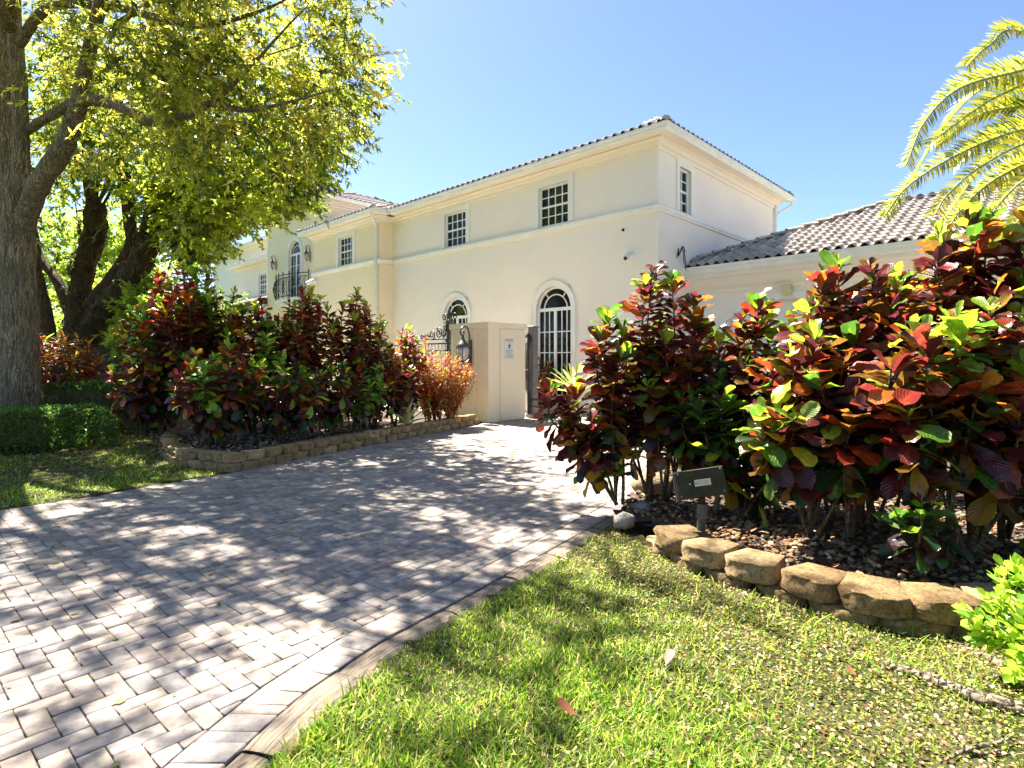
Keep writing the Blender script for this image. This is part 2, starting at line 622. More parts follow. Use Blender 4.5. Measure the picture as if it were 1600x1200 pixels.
# ------------------------------------------------------------------ ground, driveway, kerb
def sheet(name, pts, z, mat, kind='structure', parent=None):
    m = MB()
    m.add([(p[0], p[1], z) for p in pts], [tuple(range(len(pts)))])
    o = m.build(name, mat, parent)
    if kind: o['kind'] = kind
    return o


sheet('ground', [(-600, -600), (600, -600), (600, 600), (-600, 600)], -0.06, M['ground'])

# right edge of the driveway: inner line of the soldier course, read off the photograph and carried on to the gate
EDGE = [(-1.30, 0.2), (-1.27, 1.0), (-1.22, 1.6), (-1.155, 1.945), (-1.06, 2.32), (-0.9825, 2.50), (-0.842, 2.80), (-0.70, 3.02), (-0.38, 3.48), (-0.009, 4.04),
        (0.36, 4.60), (0.78, 5.25), (1.15, 5.95), (1.55, 6.9), (2.0, 8.2), (2.5, 10.0), (3.0, 12.0), (3.4, 14.0)]
EDGE = [Vector((p[0], p[1], 0)) for p in smooth_path(EDGE, 5)]
LEFT = [(-9.5, -1.0), (-6.2, 2.9), (-4.65, 5.21), (-4.18, 5.76), (-3.87, 6.3), (-3.42, 6.93), (-3.22, 7.40), (-0.62, 12.6), (-0.45, 13.1)]


def off_line(line, d):
    out = []
    for i, p in enumerate(line):
        t = (line[min(i + 1, len(line) - 1)] - line[max(i - 1, 0)]).normalized()
        out.append(p + Vector((t.y, -t.x, 0)) * d)
    return out


OUT = off_line(EDGE, 0.195)
KERB = off_line(EDGE, 0.335)
drive = empty('driveway', (0, 4, 0), kind='structure')
drive['label'] = 'grey herringbone paver driveway leading to the gate'
poly = [(p[0], p[1]) for p in LEFT] + [(-0.3, 13.9), (3.5, 14.2)] + [(p.x, p.y) for p in reversed(KERB)] + [(-2, -1.0)]
sheet('joint_bed', poly, -0.014, M['sand'], None, drive)
court = sheet('courtyard', [(-0.45, 13.0), (-1.6, 14.2), (-6.2, 18.6), (-16, 22), (-14, 30), (3.4, 13.45), (4.7, 14.8), (12.5, 7.2), (7.0, 8.6), (3.4, 12.8)], -0.006, M['farpave'])  # unseen left part added to bounce warm light onto the house front
court['label'] = 'sunlit paved courtyard behind the gate, unseen left part added to bounce light'

PC = np.array([0.90, 0.83, 0.77]) * np.array([(0.36, 0.325, 0.30), (0.31, 0.285, 0.27), (0.40, 0.36, 0.325), (0.27, 0.26, 0.262), (0.34, 0.30, 0.275), (0.43, 0.39, 0.35), (0.24, 0.235, 0.245), (0.36, 0.34, 0.33)])


def pip(x, y, pg):
    c = False
    j = len(pg) - 1
    for i in range(len(pg)):
        if (pg[i][1] > y) != (pg[j][1] > y) and x < (pg[j][0] - pg[i][0]) * (y - pg[i][1]) / (pg[j][1] - pg[i][1]) + pg[i][0]:
            c = not c
        j = i
    return c


def clip(pg, p, n):
    """Keep the side of the line through p where (q-p).n <= 0."""
    out = []
    for i in range(len(pg)):
        a, b = pg[i], pg[(i + 1) % len(pg)]
        da = (a[0] - p[0]) * n[0] + (a[1] - p[1]) * n[1]
        db = (b[0] - p[0]) * n[0] + (b[1] - p[1]) * n[1]
        if da <= 0: out.append(a)
        if (da < 0 < db) or (db < 0 < da):
            t = da / (da - db)
            out.append((a[0] + (b[0] - a[0]) * t, a[1] + (b[1] - a[1]) * t))
    return out


def slab(pg, z0, z1, bev=0.003):
    """A paver: polygon with an eased top edge. Returns V, faces."""
    n = len(pg)
    cx = sum(p[0] for p in pg) / n
    cyy = sum(p[1] for p in pg) / n
    ins = []
    for p in pg:
        d = math.hypot(p[0] - cx, p[1] - cyy)
        k = max(0.2, 1 - bev * 1.3 / max(d, 1e-5))
        ins.append((cx + (p[0] - cx) * k, cyy + (p[1] - cyy) * k))
    V = [(p[0], p[1], z0) for p in pg] + [(p[0], p[1], z1 - bev) for p in pg] + [(p[0], p[1], z1) for p in ins]
    Fq = []
    for L in range(2):
        for i in range(n):
            j = (i + 1) % n
            Fq.append((L * n + i, L * n + j, L * n + n + j, L * n + n + i))
    Fq.append(tuple(range(2 * n, 3 * n)))
    return V, Fq


LEFTV = [Vector((p[0], p[1], 0)) for p in LEFT]


def edge_at(x, y, EDGE=None):
    EDGE = EDGE or globals()['EDGE']
    """Nearest point and outward normal of the soldier line."""
    best = None
    for i in range(len(EDGE) - 1):
        a, b = EDGE[i], EDGE[i + 1]
        t = ((x - a.x) * (b.x - a.x) + (y - a.y) * (b.y - a.y)) / max((b - a).length_squared, 1e-9)
        t = min(1, max(0, t))
        p = a + (b - a) * t
        d = (p.x - x) ** 2 + (p.y - y) ** 2
        if best is None or d < best[0]:
            tt = (b - a).normalized()
            best = (d, p, (tt.y, -tt.x))
    return best


PW, PL, GAP = 0.0870, 0.174, 0.0055
HANG = R(49)
ha, hb = (math.cos(HANG), math.sin(HANG)), (math.sin(HANG), -math.cos(HANG))
pavers = []      # polygon, clipped?, distance, matrix data
full_poly = [(p[0], p[1]) for p in LEFT] + [(-0.3, 13.6), (3.3, 13.8)] + [(p.x, p.y) for p in reversed(EDGE)]


def in_view(x, y, m=0.9):
    if y < 0.9 or y > 14.2: return False
    return -0.893 * y - m < x < 0.893 * y + m


for i in range(-90, 170):
    for j in range(-90, 130):
        # herringbone: pairs stepping along the diagonal
        k = (i - j) % 4
        if k == 0: u0, v0, lu, lv = i, j, 2, 1
        elif k == 3: u0, v0, lu, lv = i, j, 1, 2
        else: continue
        cu, cv = (u0 + lu / 2) * PW, (v0 + lv / 2) * PW
        x = -1.5 + ha[0] * cu + hb[0] * cv
        y = 3.0 + ha[1] * cu + hb[1] * cv
        if not in_view(x, y): continue
        inside = pip(x, y, full_poly)
        hu, hv = lu * PW / 2 - GAP / 2, lv * PW / 2 - GAP / 2
        pg = [(x + ha[0] * a * hu + hb[0] * b * hv, y + ha[1] * a * hu + hb[1] * b * hv) for a, b in ((-1, 1), (1, 1), (1, -1), (-1, -1))]
        d, p, n = edge_at(x, y)
        cut = False
        if d < 0.13 ** 2:
            dd = [(q[0] - p.x) * n[0] + (q[1] - p.y) * n[1] for q in pg]
            if min(dd) > -0.012: continue
            if max(dd) > -GAP / 2:
                pg = clip(pg, (p.x - n[0] * GAP / 2, p.y - n[1] * GAP / 2), n)
                cut = True
                if len(pg) < 3: continue
        elif not inside:
            dl, pl_, nl_ = edge_at(x, y, LEFTV)
            if dl > .12 ** 2: continue
        if not cut:
            dl, pl_, nl_ = edge_at(x, y, LEFTV)
            if dl < .12 ** 2:
                nl_ = (-nl_[0], -nl_[1])
                dd = [(q[0] - pl_.x) * nl_[0] + (q[1] - pl_.y) * nl_[1] for q in pg]
                if min(dd) > -.012: continue
                if max(dd) > 0:
                    pg = clip(pg, pl_, nl_); cut = True
                    if len(pg) < 3: continue
        pavers.append((pg, cut, x, y, math.atan2(ha[1], ha[0]) if lu == 2 else math.atan2(hb[1], hb[0])))

# soldier course: wide and narrow stones in turn, square to the edge
acc = 0.0
wid = 0.0
k = 0
arc = [0.0]
for i in range(1, len(EDGE)):
    arc.append(arc[-1] + (EDGE[i] - EDGE[i - 1]).length)


def edge_s(s):
    for i in range(1, len(EDGE)):
        if arc[i] >= s or i == len(EDGE) - 1:
            t = (s - arc[i - 1]) / max(arc[i] - arc[i - 1], 1e-9)
            p = EDGE[i - 1].lerp(EDGE[i], t)
            a = EDGE[max(i - 2, 0)]; b = EDGE[min(i + 1, len(EDGE) - 1)]
            tt = (b - a).normalized()
            return p, tt, Vector((tt.y, -tt.x, 0))


s = 0.0
while s < arc[-1] - 0.2:
    w = (0.108, 0.066)[k % 2] if s < 3.6 else 0.0945
    k += 1
    p0, t0, n0 = edge_s(s + GAP / 2)
    p1, t1, n1 = edge_s(s + w - GAP / 2)
    sk = t0 * (0.042 if s < 2.2 else 0.02)     # the stones lie a little askew
    pg = [p0 + n0 * 0.004, p0 + n0 * 0.189 + sk, p1 + n1 * 0.189 + sk, p1 + n1 * 0.004]
    c = (p0 + p1) / 2 + n0 * 0.095
    if in_view(c.x, c.y):
        pavers.append(([(q.x, q.y) for q in pg], True, c.x, c.y, 0))
    s += w

pavers.sort(key=lambda q: math.hypot(q[2], q[3]) + (0 if abs(q[2]) < 0.9 * q[3] else 3))
pr = random.Random(3)
shared = []
for c in PC:
    for q in range(2):
        f = 1 + (q - 0.5) * 0.12
        hu, hv = PW - GAP / 2, PW / 2 - GAP / 2
        V, Fq = slab([(-hu, -hv), (hu, -hv), (hu, hv), (-hu, hv)], -0.03, 0.0)
        shared.append(np_mesh('paver', V, [np.array(Fq)], M['paver'], np.tile(np.clip(c * f, 0, 1), (len(V), 1))))
bigV, bigF4, bigFn, bigC = [], [], {}, []
for idx, (pg, cut, x, y, ang) in enumerate(pavers):
    cc = PC[pr.randrange(len(PC))] * (0.9 + 0.2 * pr.random())
    tz = pr.uniform(-0.0018, 0.0018)
    if idx < 300:
        if not cut:
            o = link('paver', shared[pr.randrange(len(shared))], drive)
            o.location = (x, y - 4, tz)
            o.rotation_euler = (pr.uniform(-.006, .006), pr.uniform(-.006, .006), ang + pr.uniform(-.006, .006))
        else:
            V, Fq = slab([(p[0] - x, p[1] - y) for p in pg], -0.03, tz)
            V = np.array(V)
            fs = {}
            for f in Fq: fs.setdefault(len(f), []).append(f)
            me = np_mesh('paver', V, [np.array(v) for v in fs.values()], M['paver'], np.tile(cc, (len(V), 1)))
            o = link('paver', me, drive)
            o.location = (x, y - 4, 0)
    else:
        V, Fq = slab(pg, -0.03, tz)
        b = len(bigV)
        bigV += V
        bigC += [cc] * len(V)
        for f in Fq: bigFn.setdefault(len(f), []).append([i + b for i in f])
me = np_mesh('pavers', np.array(bigV) - np.array((0, 4, 0)), [np.array(v) for v in bigFn.values()], M['paver'], np.array(bigC))
link('pavers', me, drive)['kind'] = 'stuff'

# worn concrete kerb in broken lengths beside the soldier course
kerb = empty('kerb', (0, 3, 0), kind='structure')
kerb['label'] = 'cracked weathered concrete kerb beside the lawn'
s = 0.3
kr = random.Random(5)
while s < 8.2:
    ln = kr.uniform(0.35, 0.95)
    if 2.1 < s < 2.35: ln = 0.16
    nseg = max(3, int(ln / 0.05))
    V, UV, Fq = [], [], []
    wj = kr.uniform(-0.012, 0.02)
    zt = kr.uniform(-0.004, 0.008)
    for i in range(nseg + 1):
        p, t, n = edge_s(s + 0.006 + (ln - 0.012) * i / nseg)
        e = 0.004 if i in (0, nseg) else 0
        o0 = 0.198 + kr.uniform(0, 0.005)
        o1 = 0.198 + 0.135 + wj + kr.uniform(-0.013, 0.013)
        ks = t * kr.uniform(-.008, .008)
        for (o_, z_) in ((o0, -0.05), (o0 + 0.002, zt - 0.006 - e), (o0 + 0.012, zt - e), ((o0 + o1) / 2, zt + 0.004 + kr.uniform(-.003, .003) - e), (o1 - 0.018, zt - 0.004 - e), (o1, zt - 0.02 - e), (o1 + 0.01, -0.05)):
            q = p + n * o_ + ks
            V.append((q.x, q.y - 3, z_)); UV.append((s + ln * i / nseg, o_))
    for i in range(nseg):
        for j in range(6):
            a = i * 7 + j
            Fq.append((a, a + 1, a + 8, a + 7))
    me = np_mesh('kerb_length', V, [np.array(Fq), np.array([tuple(range(7)), tuple(range((nseg) * 7, nseg * 7 + 7))[::-1]])], M['kerb'], None, UV)
    link('kerb_length', me, kerb)
    s += ln


# ------------------------------------------------------------------ lawns
def fnoise(x, y, s=1.0, seed=0):
    return (np.sin(x * 1.7 * s + seed) * np.cos(y * 2.1 * s + seed * 1.3) + 0.6 * np.sin(x * 3.9 * s + y * 3.1 * s + seed * 2) + 0.4 * np.cos(x * 7.3 * s - y * 6.1 * s + seed)) / 2.0


def terrain(name, pts, mat, step=0.12, amp=0.012, z=0.0, label=None):
    xs = [p[0] for p in pts]; ys = [p[1] for p in pts]
    gx = np.arange(min(xs), max(xs), step); gy = np.arange(min(ys), max(ys), step)
    V, idx, Fq = [], {}, []
    for a, x in enumerate(gx):
        for b, y in enumerate(gy):
            idx[a, b] = len(V)
            V.append((x, y, z + amp * float(fnoise(np.array(x), np.array(y), 1.3))))
    for a in range(len(gx) - 1):
        for b in range(len(gy) - 1):
            if pip(gx[a] + step / 2, gy[b] + step / 2, pts):
                Fq.append((idx[a, b], idx[a + 1, b], idx[a + 1, b + 1], idx[a, b + 1]))
    k0 = len(V)
    V += [(p[0], p[1], z - .016) for p in pts]
    me = np_mesh(name, V, [np.array(Fq), np.array([tuple(range(k0, len(V)))])], mat, smooth=False)
    o = link(name, me)
    o['kind'] = 'structure'
    if label: o['label'] = label
    return o


WALLR = [(0.80, 4.60), (0.947, 4.244), (1.045, 3.90), (1.168, 3.61), (1.33, 3.41), (1.545, 3.18), (1.73, 2.95), (1.975, 2.83), (2.30, 2.78), (2.75, 2.80), (3.3, 2.88), (4.2, 2.9)]
WALLL = [(-5.95, 9.9), (-5.27, 8.58), (-4.72, 7.83), (-4.3, 7.4), (-3.9, 7.2), (-3.49, 7.01), (-3.30, 7.22), (-3.10, 7.60), (-2.4, 9.03), (-1.5, 10.86), (-0.72, 12.45)]
KL = [(p.x, p.y) for p in KERB if p.y < 4.9]
LAWNR = KL + [(0.95, 4.5)] + [(x + .1, y + .1) for x, y in WALLR] + [(5.5, 2.9), (5.5, -1), (-0.8, -1)]
LAWNL = [(-9.6, -1.0)] + LEFT[1:6] + [(-3.49, 7.05)] + WALLL[0:6][::-1] + [(-6.5, 11.5), (-7, 14), (-18, 14), (-18, 1), (-12, -1)]
terrain('lawn', LAWNR, M['lawnsoil'], 0.09, 0.012, 0.0, 'sunlit lawn between the kerb and the right flower bed')
terrain('lawn', LAWNL, M['lawnsoil'], 0.14, 0.02, 0.0, 'shaded lawn beside the clipped hedge')
BEDR = [(0.85, 4.65)] + [(x + 0.16, y + 0.16) for x, y in WALLR[1:]] + [(9, 3.2), (9, 8), (7, 9), (3.6, 13.3), (3.2, 12.0), (2.72, 10), (2.22, 8.1), (1.77, 6.85), (1.38, 5.9), (1.02, 5.2)]
BEDL = [(x - .1, y + .1) for x, y in WALLL] + [(-1.5, 13.4), (-6.0, 17.8), (-9, 14)]
terrain('flower_bed', BEDR, M['soil'], 0.12, 0.03, 0.09, 'pebble covered flower bed under the right crotons')
terrain('flower_bed', BEDL, M['soil'], 0.16, 0.03, 0.12, 'dark soil bed under the left crotons')


def blade_tmpl(bend, w):
    V = np.array([(-w, 0, 0), (w, 0, 0), (-w * .85, .45, bend * .3), (w * .85, .45, bend * .3), (0, 1.0, bend)], float)
    V[:, 2] *= -1
    return (V, [np.array([(0, 1, 3, 2)]), np.array([(2, 3, 4)])], None)


def rand_in(pg, n, r):
    xs = [p[0] for p in pg]; ys = [p[1] for p in pg]
    out = np.empty((0, 2))
    PX = np.array(pg)
    while len(out) < n:
        q = np.column_stack([r.uniform(min(xs), max(xs), n * 2), r.uniform(min(ys), max(ys), n * 2)])
        ins = np.zeros(len(q), bool)
        j = len(PX) - 1
        for i in range(len(PX)):
            with np.errstate(divide='ignore', invalid='ignore'):
                c = ((PX[i, 1] > q[:, 1]) != (PX[j, 1] > q[:, 1])) & (q[:, 0] < (PX[j, 0] - PX[i, 0]) * (q[:, 1] - PX[i, 1]) / (PX[j, 1] - PX[i, 1]) + PX[i, 0])
            ins ^= c
            j = i
        out = np.vstack([out, q[ins]])
    return out[:n]


def grass(name, pg, n, lo, hi, w, palette, dens, label, seed, parent=None):
    r = np.random.default_rng(seed)
    q = rand_in(pg, n, r)
    keep = r.random(len(q)) < dens(q)
    q = q[keep]
    m = len(q)
    az = r.uniform(0, 2 * np.pi, m)
    el = np.radians(r.uniform(22, 80, m))
    d = np.column_stack([np.cos(az) * np.cos(el), np.sin(az) * np.cos(el), np.sin(el)])
    hint = np.column_stack([-np.cos(az) * np.sin(el), -np.sin(az) * np.sin(el), np.cos(el)]) + r.normal(0, .4, (m, 3))
    pos = np.column_stack([q, np.full(m, -0.004) + 0.012 * fnoise(q[:, 0], q[:, 1], 1.3)])
    pal = np.array(palette)
    c = pal[r.integers(0, len(pal), m)] * r.uniform(.75, 1.25, (m, 1))
    sz = r.uniform(lo, hi, m) * (0.75 + 0.35 * fnoise(q[:, 0], q[:, 1], 1.1, 2))
    parts = np.array_split(np.arange(m), 4)
    Vs = []
    for k, ix in enumerate(parts):
        me = scatter(name, blade_tmpl((0.1, 0.25, 0.4, 0.6)[k], w), pos[ix], d[ix], hint[ix], np.maximum(sz[ix], lo * .5), np.clip(c[ix], 0, 1), M['grassm'])
        Vs.append(me)
    return Vs


def join_meshes(name, mes, mat, kind='stuff', label=None, parent=None):
    Vs, C, F4, off = [], [], {}, 0
    for me in mes:
        nv = len(me.vertices)
        v = np.empty(nv * 3, np.float32); me.vertices.foreach_get('co', v)
        Vs.append(v.reshape(-1, 3))
        c = np.empty(nv * 4, np.float32); me.attributes['col'].data.foreach_get('color', c)
        C.append(c.reshape(-1, 4)[:, :3])
        lt = np.empty(len(me.polygons), np.int32); me.polygons.foreach_get('loop_total', lt)
        ls = np.empty(len(me.polygons), np.int32); me.polygons.foreach_get('loop_start', ls)
        vi = np.empty(len(me.loops), np.int32); me.loops.foreach_get('vertex_index', vi)
        for t in np.unique(lt):
            st = ls[lt == t]
            F4.setdefault(int(t), []).append(vi[st[:, None] + np.arange(t)[None]] + off)
        off += nv
        bpy.data.meshes.remove(me)
    o = link(name, np_mesh(name, np.vstack(Vs), [np.vstack(v) for v in F4.values()], mat, np.vstack(C)), parent)
    if kind: o['kind'] = kind
    if label: o['label'] = label
    return o


G_SUN = [(0.10, 0.195, 0.012), (0.15, 0.255, 0.016), (0.21, 0.31, 0.022), (0.065, 0.135, 0.010), (0.32, 0.36, 0.05), (0.34, 0.30, 0.11)]
G_DRY = [(0.40, 0.34, 0.16), (0.30, 0.26, 0.11), (0.28, 0.32, 0.06)]


def dens_right(q):
    d = np.hypot(q[:, 0], q[:, 1])
    worn = np.clip((q[:, 0] - 0.36 + 0.25 * fnoise(q[:, 0], q[:, 1], 1.2, 4) + (q[:, 1] - 2.5) * .42) / 0.75, 0, 1)
    ke = np.array([edge_at(x, y)[0] for x, y in q]) ** .5
    shy = np.clip((ke - 0.30) / 0.10, 0.05, 1)
    return np.clip((1 - 0.90 * worn) * shy * (0.8 + 0.3 * fnoise(q[:, 0], q[:, 1], 2.2, 1)), 0, 1)


LR_VIEW = [p for p in KL if p[1] > 0.9] + [(0.95, 4.5)] + WALLR[:10] + [(3.3, 2.8), (3.3, 1.2), (1.6, 1.05), (-0.6, 0.9)]
ms = grass('grass', LR_VIEW, 120000, 0.03, 0.095, 0.050, G_SUN, dens_right, '', 11)
ms += grass('grass', LR_VIEW, 14000, 0.02, 0.055, 0.035, G_DRY, lambda q: np.full(len(q), .8), '', 12)
join_meshes('grass', ms, M['grassm'], 'stuff', 'bright sunlit grass in front of the right stone edging')


def dens_left(q):
    e = np.clip((fnoise(q[:, 0], q[:, 1], 0.8, 3) + 0.9), 0, 1)
    far = np.clip((q[:, 1] - 7.0) / 2.0, 0, 1)
    return e * (1 - .55 * far)


LL_VIEW = [(-6.4, 3.2), (-4.75, 5.2), (-4.22, 5.8), (-3.92, 6.3), (-3.52, 6.93)] + WALLL[0:6][::-1] + [(-6.5, 11.5), (-9.5, 10.5), (-11, 7), (-8, 3)]
ms = grass('grass', LL_VIEW, 70000, 0.04, 0.10, 0.05, G_SUN[:5] + [(0.2, 0.22, 0.05)], dens_left, '', 13)
ms += grass('grass', LL_VIEW, 12000, 0.03, 0.07, 0.04, G_DRY, lambda q: np.full(len(q), .7), '', 14)
join_meshes('grass', ms, M['grassm'], 'stuff', 'dappled grass beside the clipped hedge and left edging')

# clover-like ground cover and leaf litter
RND = (np.array([(0, 0, 0), (-.42, .35, .05), (-.3, .8, 0), (0, 1, -.05), (.3, .8, 0), (.42, .35, .05)], float), [np.array([(0, 5, 4, 3), (0, 3, 2, 1)])], None)


def litter(name, pg, n, lo, hi, palette, dens, seed, label, mat, zlo=0.004, zhi=0.03, flat=0.5):
    r = np.random.default_rng(seed)
    q = rand_in(pg, n, r)
    q = q[r.random(len(q)) < dens(q)]
    m = len(q)
    az = r.uniform(0, 6.283, m)
    d = np.column_stack([np.cos(az), np.sin(az), r.uniform(-.25, .35, m)])
    hint = np.column_stack([r.normal(0, flat, m), r.normal(0, flat, m), np.ones(m)])
    pos = np.column_stack([q, r.uniform(zlo, zhi, m) + 0.012 * fnoise(q[:, 0], q[:, 1], 1.3)])
    pal = np.array(palette)
    c = np.clip(pal[r.integers(0, len(pal), m)] * r.uniform(.7, 1.3, (m, 1)), 0, 1)
    o = link(name, scatter(name, RND, pos, d, hint, r.uniform(lo, hi, m), c, mat))
    o['kind'] = 'stuff'
    o['label'] = label
    return o


def dens_clover(q):
    return np.clip((q[:, 0] - 0.45 + 0.25 * fnoise(q[:, 0], q[:, 1], 1.2, 4) + (q[:, 1] - 2.4) * .45) / 0.9, 0.04, 1)


litter('ground_cover', LR_VIEW, 30000, 0.006, 0.014, [(0.17, 0.25, 0.02), (0.25, 0.32, 0.03), (0.11, 0.18, 0.015), (0.36, 0.34, 0.06)], dens_clover, 21, 'tiny leaved ground cover on the worn lawn by the stones', M['grassm'])
litter('leaf_litter', LR_VIEW, 17000, 0.006, 0.020, [(0.38, 0.28, 0.15), (0.26, 0.16, 0.07), (0.50, 0.40, 0.25), (0.12, 0.065, 0.03)], lambda q: 0.08 + .92 * dens_clover(q), 22, 'dry leaf litter on the worn lawn', M['deadleaf'], 0.003, 0.018)
litter('leaf_litter', LL_VIEW, 9000, 0.02, 0.06, [(0.34, 0.26, 0.16), (0.22, 0.13, 0.07), (0.42, 0.36, 0.26), (0.12, 0.07, 0.04)], lambda q: np.clip((q[:, 1] - 6.0) / 3, .12, 1), 23, 'dry leaf litter under the left trees', M['deadleaf'], 0.004, 0.02)
litter('leaf_litter', BEDL[1:9] + [(-2.2, 12.6), (-4.5, 12), (-6, 11)], 5000, 0.03, 0.075, [(0.36, 0.28, 0.2), (0.22, 0.12, 0.08), (0.48, 0.42, 0.34), (0.10, 0.06, 0.04)], lambda q: np.full(len(q), 1.0), 24, 'dry leaf litter under the left crotons', M['deadleaf'], 0.11, 0.17, 0.8)
r_ = np.random.default_rng(25)
q = rand_in([(p[0], p[1]) for p in full_poly if p[1] < 13.7], 520, r_)
q = q[(r_.random(len(q)) < .5)]
me = scatter('leaf_litter', RND, np.column_stack([q, np.full(len(q), .004)]), np.column_stack([r_.normal(0, 1, len(q)), r_.normal(0, 1, len(q)), r_.uniform(0, .3, len(q))]),
             np.tile((0, 0, 1.), (len(q), 1)), r_.uniform(.015, .05, len(q)), np.array([(.3, .2, .1), (.16, .09, .05), (.2, .2, .06)])[r_.integers(0, 3, len(q))], M['deadleaf'])
tag(link('leaf_litter', me), 'few dry leaves lying on the driveway', None, None, 'stuff')
# weed tufts in the paver joints
r_ = np.random.default_rng(27)
wq = rand_in([(-2.5, 2.2), (0.2, 4.8), (1, 6), (-3, 6.5)], 26, r_)
pp = np.repeat(wq, 7, 0) + r_.normal(0, .006, (26 * 7, 2))
az = r_.uniform(0, 6.28, len(pp))
me = scatter('weed_tufts', RND, np.column_stack([pp, np.full(len(pp), .0)]), np.column_stack([np.cos(az), np.sin(az), r_.uniform(.4, 1.5, len(pp))]), np.column_stack([-np.cos(az), -np.sin(az), np.ones(len(pp))]),
             r_.uniform(.008, .02, len(pp)), np.tile((.12, .2, .03), (len(pp), 1)), M['grassm'])
tag(link('weeds', me), 'tiny green weeds in the driveway joints', None, None, 'stuff')


# pebbles in the right bed
def ico():
    t = (1 + 5 ** .5) / 2
    v = np.array([(-1, t, 0), (1, t, 0), (-1, -t, 0), (1, -t, 0), (0, -1, t), (0, 1, t), (0, -1, -t), (0, 1, -t), (t, 0, -1), (t, 0, 1), (-t, 0, -1), (-t, 0, 1)], float)
    f = [(0, 11, 5), (0, 5, 1), (0, 1, 7), (0, 7, 10), (0, 10, 11), (1, 5, 9), (5, 11, 4), (11, 10, 2), (10, 7, 6), (7, 1, 8), (3, 9, 4), (3, 4, 2), (3, 2, 6), (3, 6, 8), (3, 8, 9), (4, 9, 5), (2, 4, 11), (6, 2, 10), (8, 6, 7), (9, 8, 1)]
    return v / np.linalg.norm(v[0]), f


def ico2():
    v, f = ico()
    v = [tuple(p) for p in v]
    mid = {}
    def md(a, b):
        k = (min(a, b), max(a, b))
        if k not in mid:
            p = np.array(v[a]) + np.array(v[b])
            v.append(tuple(p / np.linalg.norm(p)))
            mid[k] = len(v) - 1
        return mid[k]
    nf = []
    for a, b, c in f:
        x, y, z = md(a, b), md(b, c), md(c, a)
        nf += [(a, x, z), (b, y, x), (c, z, y), (x, y, z)]
    return np.array(v), nf


iv, iF = ico2()
r_ = np.random.default_rng(31)
BEDP = [(0.9, 4.75)] + [(x + 0.24, y + 0.27) for x, y in WALLR[1:10]] + [(4.2, 3.4), (4.5, 6.5), (1.9, 7.0), (1.4, 5.9), (1.1, 5.3)]
ms = []
PEB = np.array([(0.15, 0.078, 0.034), (0.21, 0.12, 0.055), (0.085, 0.050, 0.026), (0.25, 0.165, 0.085), (0.12, 0.078, 0.045), (0.28, 0.21, 0.13)])
for k in range(4):
    sc_ = np.array([1, r_.uniform(.65, .9), r_.uniform(.5, .7)])
    tv = iv * sc_ * (1 + r_.normal(0, .05, (len(iv), 1)))
    q = rand_in(BEDP, 1700, r_)
    q = q[r_.random(len(q)) < np.where(np.hypot(q[:, 0], q[:, 1]) < 5.2, 1, .45)]
    az = r_.uniform(0, 6.28, len(q))
    ms.append(scatter('pebbles', (tv, [np.array(iF)], None), np.column_stack([q, r_.uniform(.088, .118, len(q)) + .03 * fnoise(q[:, 0], q[:, 1], 1.3)]), np.column_stack([np.cos(az), np.sin(az), r_.normal(0, .25, len(q))]),
                      np.column_stack([r_.normal(0, .3, (len(q), 2)), np.ones(len(q))]), r_.uniform(.010, .027, len(q)), PEB[r_.integers(0, len(PEB), len(q))] * r_.uniform(.7, 1.25, (len(q), 1)), M['pebble'], smooth=True))
o = join_meshes('pebbles', ms, M['pebble'], 'stuff', 'brown river pebbles covering the right bed')
o.data.polygons.foreach_set('use_smooth', [True] * len(o.data.polygons))
litter('leaf_litter', BEDP, 1500, 0.03, 0.075, [(0.36, 0.26, 0.16), (0.24, 0.12, 0.07), (0.5, 0.42, 0.3), (0.14, 0.07, 0.04)], lambda q: np.full(len(q), .6), 26, 'dry leaf litter on the pebbles under the right crotons', M['deadleaf'], 0.12, 0.16, 0.6)


# ------------------------------------------------------------------ stone edging
BLKC = np.array([(0.36, 0.255, 0.135), (0.32, 0.225, 0.115), (0.41, 0.30, 0.165), (0.28, 0.20, 0.11), (0.37, 0.25, 0.125)])


def block_mesh(w, d, h, seed, split=True):
    """Split-faced block: bevelled bow front towards -y, tapered back, rough faces. Base centre front at the origin."""
    r = np.random.default_rng(seed)
    nx, nz = 6, 3
    V, Fq = [], []
    grid = {}
    # plan outline: front bow with chamfers, then back
    ol = [(-.5, .20), (-.31, .01), (-.16, 0), (0.0, .0), (.16, 0), (.31, .01), (.5, .20), (.38, 1.0), (-.38, 1.0)]
    n = len(ol)
    lv = [0.0, 0.08, 0.5, 0.93, 1.0]
    for li, z in enumerate(lv):
        ins = 0.03 if z in (0.0, 1.0) else 0.0
        for i, (x, y) in enumerate(ol):
            rough = 0.013 if (i < 7 and 0 < z < 1) else 0.004
            xx = x * (1 - ins) * w + r.normal(0, rough * .6)
            yy = (y * (1 - ins * .6) + ins * 0.4) * d + r.normal(0, rough)
            V.append((xx, yy, z * h + (r.normal(0, .003) if z == 1 else 0)))
    for L in range(len(lv) - 1):
        for i in range(n):
            j = (i + 1) % n
            Fq.append((L * n + i, L * n + j, L * n + n + j, L * n + n + i))
    c = BLKC[seed % len(BLKC)] * r.uniform(.85, 1.15)
    ng = [tuple(range((len(lv) - 1) * n, len(lv) * n)), tuple(range(n))[::-1]]
    return np_mesh('stone_block', V, [np.array(Fq), np.array(ng)], M['block'], np.tile(c, (len(V), 1)))


